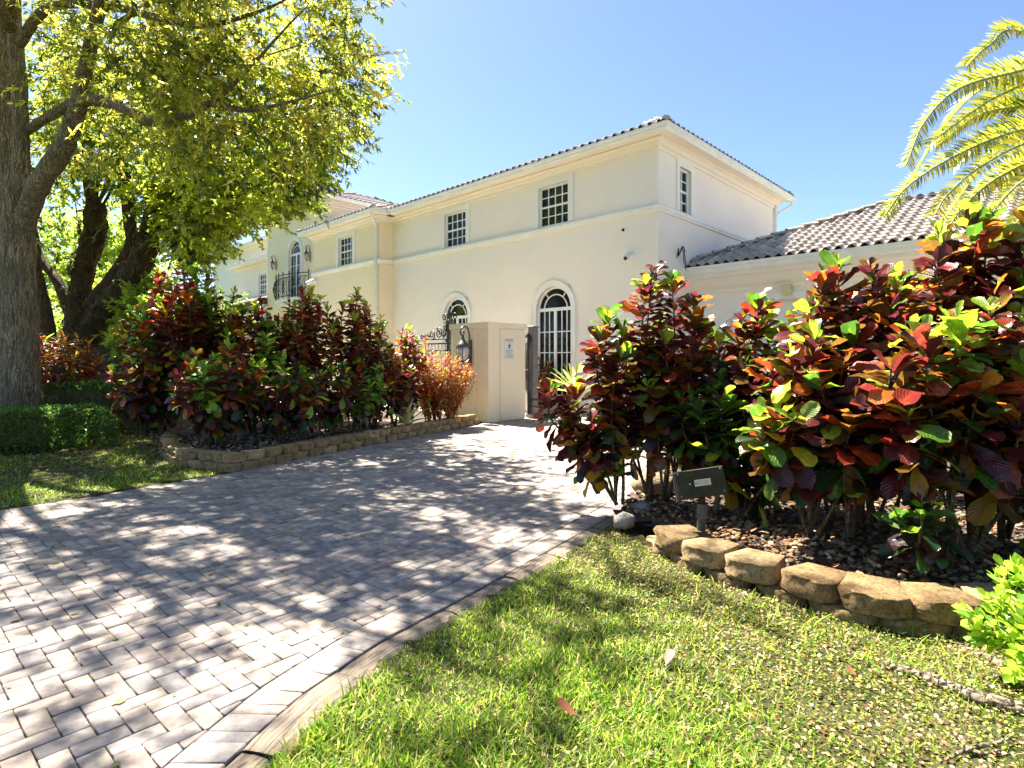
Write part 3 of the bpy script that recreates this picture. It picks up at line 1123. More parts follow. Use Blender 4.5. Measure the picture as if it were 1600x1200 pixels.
def edging(name, label, line, w, d, h, courses, z0, seed, group=None, cat='garden wall', kinds=8, lean=0.015, wob=0.03, gap=1.015):
    L = [Vector((p[0], p[1], 0)) for p in smooth_path(line, 6)]
    ar = [0.0]
    for i in range(1, len(L)): ar.append(ar[-1] + (L[i] - L[i - 1]).length)
    def at(s):
        for i in range(1, len(L)):
            if ar[i] >= s or i == len(L) - 1:
                return L[i - 1].lerp(L[i], (s - ar[i - 1]) / max(1e-9, ar[i] - ar[i - 1])), (L[min(i + 1, len(L) - 1)] - L[max(i - 2, 0)]).normalized()
    r = random.Random(seed)
    root = empty(name, (line[0][0], line[0][1], 0), label, cat, group)
    base = wloc(root)
    meshes = [block_mesh(w * 0.97, d, h, seed * 10 + k) for k in range(kinds)]
    for c in range(courses):
        s = (w * 0.5 if c % 2 else w * 0.02) + w / 2
        while s < ar[-1]:
            p, t = at(s)
            nb = Vector((-t.y, t.x, 0))      # into the bed (line runs with the bed on its left)
            o = link('stone_block', meshes[r.randrange(kinds)], root)
            q = p + nb * (lean * c + r.uniform(-.008, .008))
            o.location = Vector((q.x, q.y, z0 + c * (h + 0.004))) - base
            o.rotation_euler = (r.uniform(-wob, wob) * .6, r.uniform(-wob, wob) * .6, math.atan2(t.y, t.x) + r.uniform(-wob, wob))
            o.scale = (r.uniform(.97, 1.02), r.uniform(.94, 1.03), r.uniform(.98, 1.02))
            s += w * gap * r.uniform(.99, 1.015)
    return root


BLKC = BLKC * 1.25
edging('garden_wall', 'low two course tan block edging along the left croton bed by the driveway', WALLL, 0.285, 0.20, 0.105, 2, -0.005, 4)
BLKC = BLKC / 1.25
edging('garden_wall', 'low tan block edging curving round the pebble bed in front of the lawn', WALLR[1:], 0.318, 0.30, 0.108, 2, -0.045, 9, wob=0.035, lean=-0.012, gap=1.055)

# ------------------------------------------------------------------ house
HA = math.atan2(927.0, 896.0)
AX = Vector((-math.sin(HA), math.cos(HA), 0))     # along the front, going away to the left
BX = Vector((math.cos(HA), math.sin(HA), 0))      # along the right end, going away to the right
UP = Vector((0, 0, 1))
HC = Vector((0.2545 * 13.5, 13.5, 0))             # near corner of the house


def hp(t, q, z):
    return HC + AX * t + BX * q + UP * z


class Face:
    """A wall plane: origin, direction along it, outward normal."""
    def __init__(s, o, u, n):
        s.o, s.u, s.n = o, u, n

    def p(s, u, d, z):
        return s.o + s.u * u + s.n * d + UP * z

    def box(s, m, u0, u1, d0, d1, z0, z1):
        P = s.p
        return m.hexa([P(u0, d0, z0), P(u1, d0, z0), P(u1, d1, z0), P(u0, d1, z0), P(u0, d0, z1), P(u1, d0, z1), P(u1, d1, z1), P(u0, d1, z1)])


def hbox(m, t0, t1, q0, q1, z0, z1):
    return m.hexa([hp(t0, q0, z0), hp(t0, q1, z0), hp(t1, q1, z0), hp(t1, q0, z0), hp(t0, q0, z1), hp(t0, q1, z1), hp(t1, q1, z1), hp(t1, q0, z1)])


house = empty('house', hp(8, 4, 0), 'two storey cream stucco house with white framed windows behind the gate', 'house')
FF = Face(HC, AX, -BX)                              # main front
FL = Face(HC - BX * 0.575, AX, -BX)                 # projecting left block
FR = Face(HC, BX, -AX)                              # right end
FM = Face(HC + BX * 1.0, AX, -BX)                   # far low wing
STR0, STR1, SOF, EAVE = 4.90, 5.08, 6.42, 6.73


def wall_openings(m, fc, u0, u1, z0, z1, th, ops):
    """Solid wall of thickness th with openings (u0,u1,z0,z1,arch) cut through it."""
    br = sorted({u0, u1} | {o[0] for o in ops} | {o[1] for o in ops})
    for a, b in zip(br[:-1], br[1:]):
        cols = sorted([o for o in ops if o[0] <= a + 1e-6 and o[1] >= b - 1e-6], key=lambda o: o[2])
        z = z0
        for o in cols:
            top = o[3] + ((o[1] - o[0]) / 2 if o[4] else 0)
            if o[2] > z: fc.box(m, a, b, -th, 0, z, o[2])
            if o[4]:      # spandrels beside the arch
                r = (o[1] - o[0]) / 2
                c = (o[0] + o[1]) / 2
                for sgn in (-1, 1):
                    pts = [(c + sgn * r, o[3]), (c + sgn * r, top), (c, top)]
                    pts += [(c + sgn * r * math.sin(x), o[3] + r * math.cos(x)) for x in [math.pi / 2 * k / 10 for k in range(1, 10)]]
                    for k in range(1, len(pts) - 1):
                        tri = [pts[0 if k > 1 else 0]]
                    # fan from the outer top corner
                    arc_ = [(c + sgn * r * math.sin(x), o[3] + r * math.cos(x)) for x in [math.pi / 2 * k / 12 for k in range(13)]]
                    for k in range(12):
                        tri = [(c + sgn * r, top), arc_[k], arc_[k + 1]]
                        m.prism([fc.p(x, 0, y) for x, y in tri], fc.n * -th)
            z = top
        if z < z1: fc.box(m, a, b, -th, 0, z, z1)


paneM = {}


def window_rect(parent, fc, u, z0, z1, w, cols, rows, trim=True, dep=0.09, tw=0.15):
    """Sash window: surround, frame and glazing bars, panes as sub-parts."""
    m = MB()
    hw = w / 2
    f = 0.045
    D = -dep
    for (a, b, c, d) in ((u - hw, u - hw + f, z0, z1), (u + hw - f, u + hw, z0, z1), (u - hw + f, u + hw - f, z0, z0 + f), (u - hw + f, u + hw - f, z1 - f, z1)):
        fc.box(m, a, b, D - 0.05, D + 0.03, c, d)
    zm = (z0 + z1) / 2
    fc.box(m, u - hw + f, u + hw - f, D - 0.04, D + 0.022, zm - 0.025, zm + 0.025)
    iu0, iu1 = u - hw + f, u + hw - f
    sb = 0.013
    cells = []
    hr = rows // 2
    for half in (0, 1):
        za, zb = (z0 + f, zm - 0.025) if half == 0 else (zm + 0.025, z1 - f)
        for i in range(1, cols):
            x = iu0 + (iu1 - iu0) * i / cols
            fc.box(m, x - sb, x + sb, D - 0.03, D + 0.01, za, zb)
        for j in range(1, hr):
            z = za + (zb - za) * j / hr
            for i in range(cols):
                xa = iu0 + (iu1 - iu0) * i / cols + (sb if i else 0); xb = iu0 + (iu1 - iu0) * (i + 1) / cols - (sb if i < cols - 1 else 0)
                fc.box(m, xa, xb, D - 0.03, D + 0.008, z - sb, z + sb)
        for i in range(cols):
            for j in range(hr):
                cells.append((iu0 + (iu1 - iu0) * i / cols, iu0 + (iu1 - iu0) * (i + 1) / cols, za + (zb - za) * j / hr, za + (zb - za) * (j + 1) / hr))
    wo = m.build('window', M['sash'], parent)
    r = random.Random(int(u * 100))
    for (a, b, c, d) in cells:
        q = MB()
        t = [r.uniform(-.0035, .0035) for _ in range(3)]
        q.hexa([fc.p(a, D - .028, c), fc.p(b, D - .028, c), fc.p(b, D - .012 + t[0], c), fc.p(a, D - .012 + t[1], c), fc.p(a, D - .028, d), fc.p(b, D - .028, d), fc.p(b, D - .012 + t[2], d), fc.p(a, D - .012 + t[1] + t[2] - t[0], d)])
        q.build('pane', M['glass'], wo)
    if trim:
        s = MB()
        for (a, b, c, d) in ((u - hw - tw, u - hw, z0, z1 + tw), (u + hw, u + hw + tw, z0, z1 + tw), (u - hw, u + hw, z1, z1 + tw)):
            fc.box(s, a, b, -0.02, 0.035, c, d)
        s.build('surround', M['trim'], wo)
    return wo


def arc_band(m, fc, c, zs, r0, r1, d0, d1, a0=0.0, a1=math.pi, n=20):
    for k in range(n):
        x0, x1 = a0 + (a1 - a0) * k / n, a0 + (a1 - a0) * (k + 1) / n
        P = lambda r, x, d: fc.p(c + r * math.cos(x), d, zs + r * math.sin(x))
        m.hexa([P(r0, x0, d0), P(r1, x0, d0), P(r1, x0, d1), P(r0, x0, d1), P(r0, x1, d0), P(r1, x1, d0), P(r1, x1, d1), P(r0, x1, d1)])


def window_arch(parent, fc, u, z0, zs, w, rows=4, name='arched_window', door=False, tw=0.13):
    m = MB()
    hw = w / 2
    f = 0.05
    D = -0.10
    for sg in (-1, 1):
        a, b = sorted((u + sg * hw, u + sg * (hw - f)))
        fc.box(m, a, b, D - .05, D + .03, z0, zs)
        a, b = sorted((u + sg * 0.0, u + sg * 0.045))
        fc.box(m, a, b, D - .05, D + .024, z0, zs - .045)
    fc.box(m, u - hw + f, u + hw - f, D - .05, D + .03, zs - .045, zs + .045)
    fc.box(m, u - hw + f, u + hw - f, D - .05, D + .022, z0, z0 + .1)
    arc_band(m, fc, u, zs, hw - f, hw, D - .05, D + .03)
    ri = hw * 0.66
    arc_band(m, fc, u, zs, ri - .014, ri + .014, D - .03, D + .012)
    for ang in (R(52), R(128)):
        ca, sa = math.cos(ang), math.sin(ang)
        A = lambda r, o, d: fc.p(u + r * ca - o * sa, d, zs + r * sa + o * ca)
        m.hexa([A(ri + .014, -.012, D - .03), A(hw - f, -.012, D - .03), A(hw - f, -.012, D + .01), A(ri + .014, -.012, D + .01), A(ri + .014, .012, D - .03), A(hw - f, .012, D - .03), A(hw - f, .012, D + .01), A(ri + .014, .012, D + .01)])
    cells = []
    sb = .013
    for sg in (-1, 1):
        a, b = sorted((u + sg * .045, u + sg * (hw - f)))
        nc = 2 if door else 3
        for i in range(1, nc):
            x = a + (b - a) * i / nc
            fc.box(m, x - sb, x + sb, D - .03, D + .01, z0 + .1, zs - .045)
        for j in range(1, rows):
            z = z0 + .1 + (zs - .145 - z0) * j / rows
            for i in range(nc):
                xa = a + (b - a) * i / nc + (sb if i else 0); xb = a + (b - a) * (i + 1) / nc - (sb if i < nc - 1 else 0)
                fc.box(m, xa, xb, D - .03, D + .008, z - sb, z + sb)
        for i in range(nc):
            for j in range(rows):
                cells.append((a + (b - a) * i / nc, a + (b - a) * (i + 1) / nc, z0 + .1 + (zs - .145 - z0) * j / rows, z0 + .1 + (zs - .145 - z0) * (j + 1) / rows))
    wo = m.build(name, M['sash'], parent)
    r = random.Random(int(u * 77))
    for (a, b, c, d) in cells:
        q = MB()
        e = r.uniform(-.003, .003)
        q.hexa([fc.p(a, D - .028, c), fc.p(b, D - .028, c), fc.p(b, D - .012 + e, c), fc.p(a, D - .012 - e, c), fc.p(a, D - .028, d), fc.p(b, D - .028, d), fc.p(b, D - .012 + e, d), fc.p(a, D - .012 - e, d)])
        q.build('pane', M['glass'], wo)
    q = MB()
    pts = [fc.p(u + (ri - .014) * math.cos(math.pi * k / 16), D - .028, zs + .045 + (ri - .06) * math.sin(math.pi * k / 16)) for k in range(17)]
    q.prism(pts, fc.n * .014)
    q.build('pane', M['glass'], wo)
    for (x0, x1) in ((0, R(52)), (R(52), R(128)), (R(128), math.pi)):
        q = MB()
        arc_band(q, fc, u, zs, ri, hw - .03, D - .028, D - .014, x0, x1, 8)
        q.build('pane', M['glass'], wo)
    s = MB()
    arc_band(s, fc, u, zs, hw, hw + tw, -.02, .03)
    arc_band(s, fc, u, zs, hw + tw, hw + tw + .035, -.02, .05)
    for sg in (-1, 1):
        a, b = sorted((u + sg * hw, u + sg * (hw + tw)))
        fc.box(s, a, b, -.02, .03, z0, zs)
        a, b = sorted((u + sg * (hw + tw), u + sg * (hw + tw + .035)))
        fc.box(s, a, b, -.02, .05, z0, zs)
    s.build('surround', M['trim'], wo)
    return wo


# walls
m = MB()
W = 1.06
wall_openings(m, FF, 0.25, 10.85, 0, SOF + .2, 0.25, [(3.2 - .62, 3.2 + .62, .35, 2.79, True), (7.33 - .62, 7.33 + .62, .35, 2.79, True), (3.2 - W / 2, 3.2 + W / 2, 5.09, 6.20, False), (7.33 - W / 2, 7.33 + W / 2, 5.09, 6.20, False)])
m.build('front_wall', M['stucco'], house)
m = MB()
wall_openings(m, FR, 0.0, 7.49, 0, SOF + .2, 0.25, [(1.03, 1.61, 5.09, 6.20, False)])
hbox(m, 0.25, 10.85, 7.24, 7.49, 0, SOF + .2)
m.build('end_wall', M['stucco'], house)
m = MB()
wall_openings(m, FL, 11.1, 15.81, 0, SOF + .2, .25, [(13.2 - W / 2, 13.2 + W / 2, 5.09, 6.20, False)])
hbox(m, 10.85, 11.1, -.575, 7.0, 0, SOF + .2)
hbox(m, 15.56, 15.81, -.325, 7.0, 0, SOF + .2)
m.build('block_wall', M['stucco_warm_cast'], house)
m = MB()
wall_openings(m, FF, 15.813, 21.74, 0, 8.05, .25, [(18.75 - .62, 18.75 + .62, 4.28, 6.33, True)])
hbox(m, 15.813, 16.06, .25, 7.0, 0, 8.05)
hbox(m, 21.49, 21.74, .25, 7.0, 0, 8.05)
m.build('tower_wall', M['stucco_warm_cast'], house)
m = MB()
wall_openings(m, FM, 21.74, 28.3, 0, SOF + .35, .25, [(24.7 - W / 2, 24.7 + W / 2, 5.03, 6.14, False)])
hbox(m, 28.05, 28.3, 1.25, 7.0, 0, SOF + .35)
hbox(m, 21.74, 37, 2.6, 9.0, 0, 8.7)
m.build('wing_wall', M['stucco_wing'], house)

for fc, u in ((FF, 3.2), (FF, 7.33), (FL, 13.2)):
    window_rect(house, fc, u, 5.09, 6.20, W, 4, 4, tw=0.17)
window_rect(house, FM, 24.7, 5.03, 6.14, W, 4, 4, tw=.15)
window_rect(house, FR, 1.32, 5.09, 6.20, 0.58, 2, 4, tw=.16)
for u in (3.2, 7.33):
    window_arch(house, FF, u, .35, 2.79, 1.24)
window_arch(house, FF, 18.75, 4.28, 6.33, 1.24, 4, 'balcony_door', True)


def sweep_profile(m, fc, u0, u1, prof, miter0=0, miter1=0):
    """Profile [(depth, z)] run along a wall, ends shifted outward with depth for mitres."""
    n = len(prof)
    A = [fc.p(u0 - miter0 * d, d, z) for d, z in prof]
    B = [fc.p(u1 + miter1 * d, d, z) for d, z in prof]
    fs = [tuple(range(n)), tuple(range(n, 2 * n))[::-1]]
    for i in range(n):
        j = (i + 1) % n
        fs.append((i, n + i, n + j, j))
    m.add(A + B, fs)


CORN = [(-.02, 6.36), (.035, 6.36), (.035, 6.44), (.09, 6.46), (.13, 6.53), (.20, 6.56), (.20, 6.60), (.42, 6.60), (.42, 6.72), (-.02, 6.72)]
STRC = [(-.02, STR0), (.045, STR0), (.055, STR0 + .05), (.075, STR0 + .06), (.085, STR0 + .13), (.03, STR1), (-.02, STR1)]
GUT = [(.425, 6.58), (.455, 6.575), (.50, 6.62), (.50, 6.66), (.535, 6.69), (.535, 6.735), (.425, 6.735)]
m = MB()
sweep_profile(m, FF, 0, 10.85, CORN, 1, 0)
sweep_profile(m, FR, 0, 7.49, CORN, 1, 1)
sweep_profile(m, FL, 10.85, 15.81, CORN, 1, 1)
FLr = Face(hp(10.85, -.575, 0), BX, -AX)
sweep_profile(m, FLr, 0, .575, CORN, 1, 0)
m.build('cornice', M['stucco'], house)
m = MB()
sweep_profile(m, FF, 0, 10.85, STRC, 1, 0)
sweep_profile(m, FR, 0, 7.49, STRC, 1, 0)
sweep_profile(m, FL, 10.85, 15.81, STRC, 1, 1)
sweep_profile(m, FLr, 0, .575, STRC, 1, 0)
m.build('string_course', M['trim'], house)
m = MB()
sweep_profile(m, FF, 0, 10.30, GUT, 1, 0)
sweep_profile(m, FR, 0, 7.49, GUT, 1, 1)
m.build('gutter', M['gutter'], house)
m = MB()
sweep_profile(m, FL, 10.85, 15.81, GUT, 1, 1)
sweep_profile(m, FLr, 0, .575, GUT, 1, 0)
m.build('gutter', M['gutter'], house)
m = MB()
TC = [(d, z + 1.63) for d, z in CORN]
TG = [(d, z + 1.63) for d, z in GUT]
FTr = Face(hp(15.813, 0, 0), BX, -AX)
for prof, nm, mm in ((TC, 'cornice', M['stucco']), (TG, 'gutter', M['gutter'])):
    m = MB()
    sweep_profile(m, FF, 15.813, 21.74, prof, 1, 1)
    sweep_profile(m, FTr, 0, 7.0, prof, 1, 0)
    m.build(nm, mm, house)
    m = MB()
    P2 = [(d, z + .15) for d, z in (CORN if nm == 'cornice' else GUT)]
    sweep_profile(m, FM, 21.75, 28.3, P2, 0, 1)
    m.build(nm, mm, house)
    m = MB()
    P3 = [(d, z + 2.0) for d, z in (CORN if nm == 'cornice' else GUT)]
    sweep_profile(m, Face(hp(0, 2.6, 0), AX, -BX), 21.75, 37, P3, 0, 1)
    m.build(nm, mm, house)


def downspout(pts, r=.042):
    m = MB()
    m.tube(smooth_path(pts, 4), r, 8)
    for z in (1.2, 3.2, 4.4):
        p = Vector(pts[-1]); p.z = z
        m.obox(p, AX, BX, UP, .055, .055, .02)
    return m.build('downspout', M['gutter'], house, True)


o_ = FL.p(11.0, 0, 0)
downspout([FL.p(10.65, .46, 6.6), FL.p(10.7, .40, 6.5), FL.p(10.95, .10, 6.25), FL.p(10.98, .07, 6.1), FL.p(10.98, .07, 5.2), FL.p(10.98, .12, 5.0), FL.p(10.98, .12, 4.85), FL.p(10.98, .07, 4.7), FL.p(10.98, .07, .1)])
downspout([FR.p(7.85, .46, 6.6), FR.p(7.8, .40, 6.45), FR.p(7.50, .10, 6.2), FR.p(7.42, .07, 6.05), FR.p(7.42, .07, .1)])

# tiled roofs
TILC = np.array([(0.42, 0.36, 0.32), (0.46, 0.40, 0.36), (0.36, 0.31, 0.28), (0.51, 0.45, 0.41), (0.43, 0.365, 0.32), (0.35, 0.305, 0.285)])
TW, TL = 0.24, 0.30


def tile_tmpl(w=TW, l=TL + .05):
    """One barrel-and-pan tile: x across, y up the slope, z out; thick front lip."""
    n = 10
    V, Fq = [], []
    def prof(k):
        x = k / n
        if x < .62:
            a = math.pi * x / .62
            return (x - .5) * w, .060 * math.sin(a)
        a = math.pi * (x - .62) / .38
        return (x - .5) * w, -.016 * math.sin(a)
    for (y, dz, th) in ((0, .028, .020), (0, .028, 0), (l, 0, 0)):
        for k in range(n + 1):
            x, z = prof(k)
            V.append((x, y, z + dz - th))
    for k in range(n):
        Fq.append((k, k + 1, n + 2 + k, n + 1 + k))
        Fq.append((n + 1 + k, n + 2 + k, 2 * n + 3 + k, 2 * n + 2 + k))
    return (np.array(V), [np.array(Fq)], None)


TT = tile_tmpl()
tile_shared = []
for c in TILC:
    me = np_mesh('tile', TT[0], TT[1], M['tile'], np.tile(c, (len(TT[0]), 1)))
    tile_shared.append(me)


def roof_slope(root_part, o, e, up, n_, width, length, hip0, hip1, single, name='tile', seed=1):
    """Tiles over a slope from o along the eave e and up the slope; hips cut in at hip0 and hip1 (metres of eave per metre of slope).
    single(row, col) says which tiles are objects of their own; the rest are one mesh."""
    r = random.Random(seed)
    X, P = [], []
    rows = int(length / TL) + 1
    base = wloc(root_part)
    for j in range(rows):
        y = j * TL
        a, b = hip0 * (y + .1), width - hip1 * (y + .1)
        i = 0
        cols = int(width / TW)
        for i in range(cols):
            x = (i + .5) * width / cols
            if x < a - TW * .35 or x > b + TW * .35: continue
            p = o + e * x + up * (y + r.uniform(-.006, .006)) + n_ * (.012 + r.uniform(-.003, .003))
            ci = r.randrange(len(TILC))
            if single(j, i):
                ob = link(name, tile_shared[ci], root_part)
                mt = Matrix((e, up, n_)).transposed().to_4x4()
                mt.translation = p - base
                ob.matrix_local = mt
            else:
                X.append((p - base)); P.append(TILC[ci] * r.uniform(.9, 1.1))
    if X:
        k = len(X)
        me = scatter('tiles', TT, np.array([tuple(q) for q in X]), np.tile(tuple(up), (k, 1)), np.tile(tuple(n_), (k, 1)), np.ones(k), np.array(P), M['tile'])
        # keep x along the eave
        link('tiles', me, root_part)['kind'] = 'stuff'


def hip_caps(root_part, a, b, r0=.10, seed=0, name='ridge_tile', solo=True):
    rr = random.Random(seed)
    d = (b - a)
    L = d.length
    d.normalize()
    n = max(1, int(L / .38))
    sx = d.cross(UP).normalized()
    nz = sx.cross(d)
    for k in range(n):
        m = MB()
        q = a + d * (k * L / n)
        l = L / n + .04
        vs, fs = [], []
        for (y, s_, lift) in ((0, 1.12, .03), (l, .92, 0.0)):
            for i in range(9):
                an = math.pi * i / 8
                vs.append(q + d * y + sx * (r0 * s_ * math.cos(an)) + nz * (r0 * s_ * math.sin(an) * .8 + lift - .02))
        for i in range(8):
            fs.append((i, i + 1, i + 10, i + 9))
        fs.append(tuple(range(9)))
        m.add(vs, fs)
        c = TILC[rr.randrange(len(TILC))] * 1.05
        ob = m.build(name, M['tile'], root_part, True)
        at = ob.data.attributes.new('col', 'FLOAT_COLOR', 'POINT')
        at.data.foreach_set('color', np.tile((*c, 1), len(vs)).ravel())


def hip_roof(parent, t0, t1, q0, q1, ez, pitch, ov, singles, seed, name='roof', nobj=True):
    """Hip roof over the rectangle t0..t1, q0..q1 (house axes); eaves at ez with overhang ov."""
    t0, t1, q0, q1 = t0 - ov, t1 + ov, q0 - ov, q1 + ov
    hw = (q1 - q0) / 2
    hl = (t1 - t0) / 2
    r_ = min(hw, hl)
    zr = ez + pitch * r_
    m = MB()
    A, B, C_, D = hp(t0, q0, ez), hp(t0, q1, ez), hp(t1, q1, ez), hp(t1, q0, ez)
    if hl >= hw:
        R0, R1 = hp(t0 + r_, (q0 + q1) / 2, zr), hp(t1 - r_, (q0 + q1) / 2, zr)
        m.add([A, B, C_, D, R0, R1], [(0, 4, 5, 3), (1, 4, 0), (2, 5, 4, 1), (3, 5, 2), (0, 3, 2, 1)])
    else:
        R0, R1 = hp((t0 + t1) / 2, q0 + r_, zr), hp((t0 + t1) / 2, q1 - r_, zr)
        m.add([A, B, C_, D, R0, R1], [(0, 4, 3), (1, 5, 4, 0), (2, 5, 1), (3, 4, 5, 2), (0, 3, 2, 1)])
    ro = m.build(name, M['rust'], parent)
    cs, sn = 1 / math.sqrt(1 + pitch * pitch), pitch / math.sqrt(1 + pitch * pitch)
    sl = r_ / cs
    # front slope (faces -BX), right slope (faces -AX)
    roof_slope(ro, D, -AX, BX * cs + UP * sn, -BX * sn + UP * cs, t1 - t0, sl, cs, cs, singles[0], 'tile', seed)
    roof_slope(ro, A, BX, AX * cs + UP * sn, -AX * sn + UP * cs, q1 - q0, sl, cs, cs, singles[1], 'tile', seed + 1)
    roof_slope(ro, B, AX, -BX * cs + UP * sn, BX * sn + UP * cs, t1 - t0, sl, cs, cs, lambda j, i: False, 'tile', seed + 2)
    roof_slope(ro, C_, -BX, -AX * cs + UP * sn, AX * sn + UP * cs, q1 - q0, sl, cs, cs, lambda j, i: False, 'tile', seed + 3)
    for a, b in ((A, R0), (D, R1 if hl >= hw else R0), (R0, R1)):
        if (b - a).length > .4: hip_caps(ro, a + UP * .03, b + UP * .03, seed=seed)
    return ro


no = lambda j, i: False
first = lambda j, i: j < 1
hip_roof(house, 0, 10.6, 0, 7.49, 6.742, .38, .47, (first, first), 1)
hip_roof(house, 11.0, 15.81, -.575, 7.0, 6.745, .38, .47, (first, no), 5)
hip_roof(house, 15.9, 21.6, .1, 7.0, 8.375, .40, .47, (first, first), 9)
hip_roof(house, 22.2, 28.2, 1.1, 2.6, 6.90, .38, .47, (no, no), 13)
hip_roof(house, 22.2, 37, 2.7, 9.0, 8.75, .38, .47, (no, no), 17)
# porch pent roof of the far wing
m = MB()
hbox(m, 21.75, 29.2, -0.35, 1.0, 0, 4.2)
m.build('porch_wall', M['stucco'], house)
m = MB()
m.prism([hp(21.75, -.75, 4.22), hp(21.75, 1.0, 4.22), hp(21.75, 1.0, 4.86)], AX * 7.6)
pr_ = m.build('porch_roof', M['rust'], house)
cs = 1.75 / math.hypot(1.75, .64); sn = .64 / math.hypot(1.75, .64)
roof_slope(pr_, hp(29.35, -.78, 4.24), -AX, BX * cs + UP * sn, -BX * sn + UP * cs, 7.6, 1.8, 0, 0, first, 'tile', 31)

# balcony with bellied iron railing
m = MB()
bt0, bt1 = 17.15, 20.45
pl = []
for k in range(13):
    x = k / 12
    pl.append((bt0 + (bt1 - bt0) * x, -0.12 - .42 * math.sin(math.pi * x) ** .7))
vs = [hp(t, q, 4.06) for t, q in pl] + [hp(bt1, 0, 4.06), hp(bt0, 0, 4.06)]
m.prism(vs, UP * .16)
vs = [hp(18.8 + (t - 18.8) * .93, q * .9, 3.9) for t, q in pl] + [hp(18.8 + (bt1 - 18.8) * .93, 0, 3.9), hp(18.8 + (bt0 - 18.8) * .93, 0, 3.9)]
m.prism(vs, UP * .16)
balc = m.build('balcony', M['trim'], house)
ra = MB()
top = [hp(t, q - .0, 5.30) for t, q in smooth_path(pl, 2)]
ra.tube([p for p in top], .022, 6)
ra.tube([p - UP * .14 for p in top], .012, 6)
ra.tube([p - UP * .98 for p in top], .016, 6)
ra.build('railing', M['iron'], balc, True)
sp = smooth_path(pl, 3)
for k in range(0, len(sp), 1):
    t, q = sp[k]
    bl = MB()
    if k % 6 == 0:
        bl.tube([hp(t, q, 4.22), hp(t, q, 5.36)], .022, 6)
        bl.lathe(hp(t, q, 5.36), [(.02, 0), (.035, .03), (.02, .06), (.004, .09)], 8)
    else:
        n_ = 8
        pts = []
        for i in range(n_ + 1):
            z = i / n_
            belly = -.16 * math.sin(math.pi * min(1, z * 1.25)) * (1 - .5 * z) + .05 * math.sin(2 * math.pi * z)
            side = .05 * math.sin(3 * math.pi * z) * (1 if k % 2 else -1)
            pts.append(hp(t + side, q + belly, 4.30 + .88 * z))
        bl.tube(pts, .011, 5)
    bl.build('baluster', M['iron'], balc, True)


def wall_lantern(p, n, s, label, group=None):
    """Bronze wall lantern: back plate, scroll arm, seeded glass body, cap and finial."""
    u = n.cross(UP).normalized()
    root = empty('wall_lantern', p, label, 'wall lamp', group)
    m = MB()
    m.obox(p + n * .015 * s, u, n, UP, .045 * s, .015 * s, .24 * s, .008 * s)
    m.build('back_plate', M['copper'], root)
    c = p + n * .19 * s
    m = MB()
    pts = [p + n * .03 * s + UP * .16 * s, p + n * .04 * s + UP * .36 * s, p + n * .10 * s + UP * .47 * s, p + n * .19 * s + UP * .47 * s, p + n * .25 * s + UP * .40 * s, p + n * .235 * s + UP * .33 * s, p + n * .18 * s + UP * .325 * s, p + n * .165 * s + UP * .38 * s, p + n * .20 * s + UP * .39 * s]
    m.tube(smooth_path(pts, 5), .016 * s, 7)
    m.build('scroll_arm', M['copper'], root, True)
    m = MB()
    m.tube(smooth_path([p + n * .03 * s - UP * .12 * s, p + n * .09 * s - UP * .17 * s, p + n * .15 * s - UP * .20 * s], 5), .014 * s, 7)
    m.build('lower_arm', M['copper'], root, True)
    m = MB()
    m.lathe(c, [(.125 * s, .10 * s), (.13 * s, .115 * s), (.10 * s, .16 * s), (.06 * s, .21 * s), (.035 * s, .235 * s), (.03 * s, .27 * s), (.014 * s, .33 * s)], 14)
    m.build('cap', M['copper'], root, True)
    m = MB()
    m.lathe(c, [(.055 * s, -.145 * s), (.085 * s, -.11 * s), (.11 * s, -.04 * s), (.115 * s, .02 * s), (.108 * s, .10 * s)], 16)
    m.build('glass_body', M['frost'], root, True)
    m = MB()
    for k in range(4):
        a = math.pi / 4 + k * math.pi / 2
        dv = u * math.cos(a) + n * math.sin(a)
        m.tube([c + dv * .06 * s - UP * .145 * s, c + dv * .09 * s - UP * .11 * s, c + dv * .117 * s - UP * .03 * s, c + dv * .12 * s + UP * .03 * s, c + dv * .113 * s + UP * .105 * s], .007 * s, 5)
    m.lathe(c, [(.06 * s, -.155 * s), (.066 * s, -.15 * s), (.06 * s, -.14 * s)], 12)
    m.build('cage', M['copper'], root, True)
    m = MB()
    m.lathe(c, [(.012 * s, -.235 * s), (.03 * s, -.225 * s), (.034 * s, -.20 * s), (.018 * s, -.18 * s), (.03 * s, -.17 * s), (.055 * s, -.155 * s)], 12)
    m.build('finial', M['copper'], root, True)
    return root


wall_lantern(FF.p(17.25, 0, 6.02), -BX, .95, 'dark iron lantern on the wall right of the balcony door', 'lanterns beside the balcony door')
wall_lantern(FF.p(20.75, 0, 6.02), -BX, .95, 'dark iron lantern on the wall left of the balcony door', 'lanterns beside the balcony door')


def security_cam(p, n, aim, s, label):
    root = empty('security_camera', p, label, 'security camera', 'white security cameras on the house')
    m = MB()
    m.lathe(p, [(.055 * s, 0), (.055 * s, .02 * s), (.03 * s, .05 * s)], 12, n)
    m.tube([p + n * .03 * s, p + n * .10 * s - UP * .02 * s], .02 * s, 8)
    m.build('mount', M['cam_white'], root, True)
    m = MB()
    c = p + n * .12 * s - UP * .03 * s
    m.lathe(c - aim * .08 * s, [(.03 * s, 0), (.05 * s, .02 * s), (.05 * s, .2 * s), (.045 * s, .21 * s)], 12, aim)
    m.build('body', M['cam_white'], root, True)
    m = MB()
    m.lathe(c + aim * .131 * s, [(.032 * s, 0), (.03 * s, .006 * s)], 12, aim)
    m.build('lens', M['ink'], root)


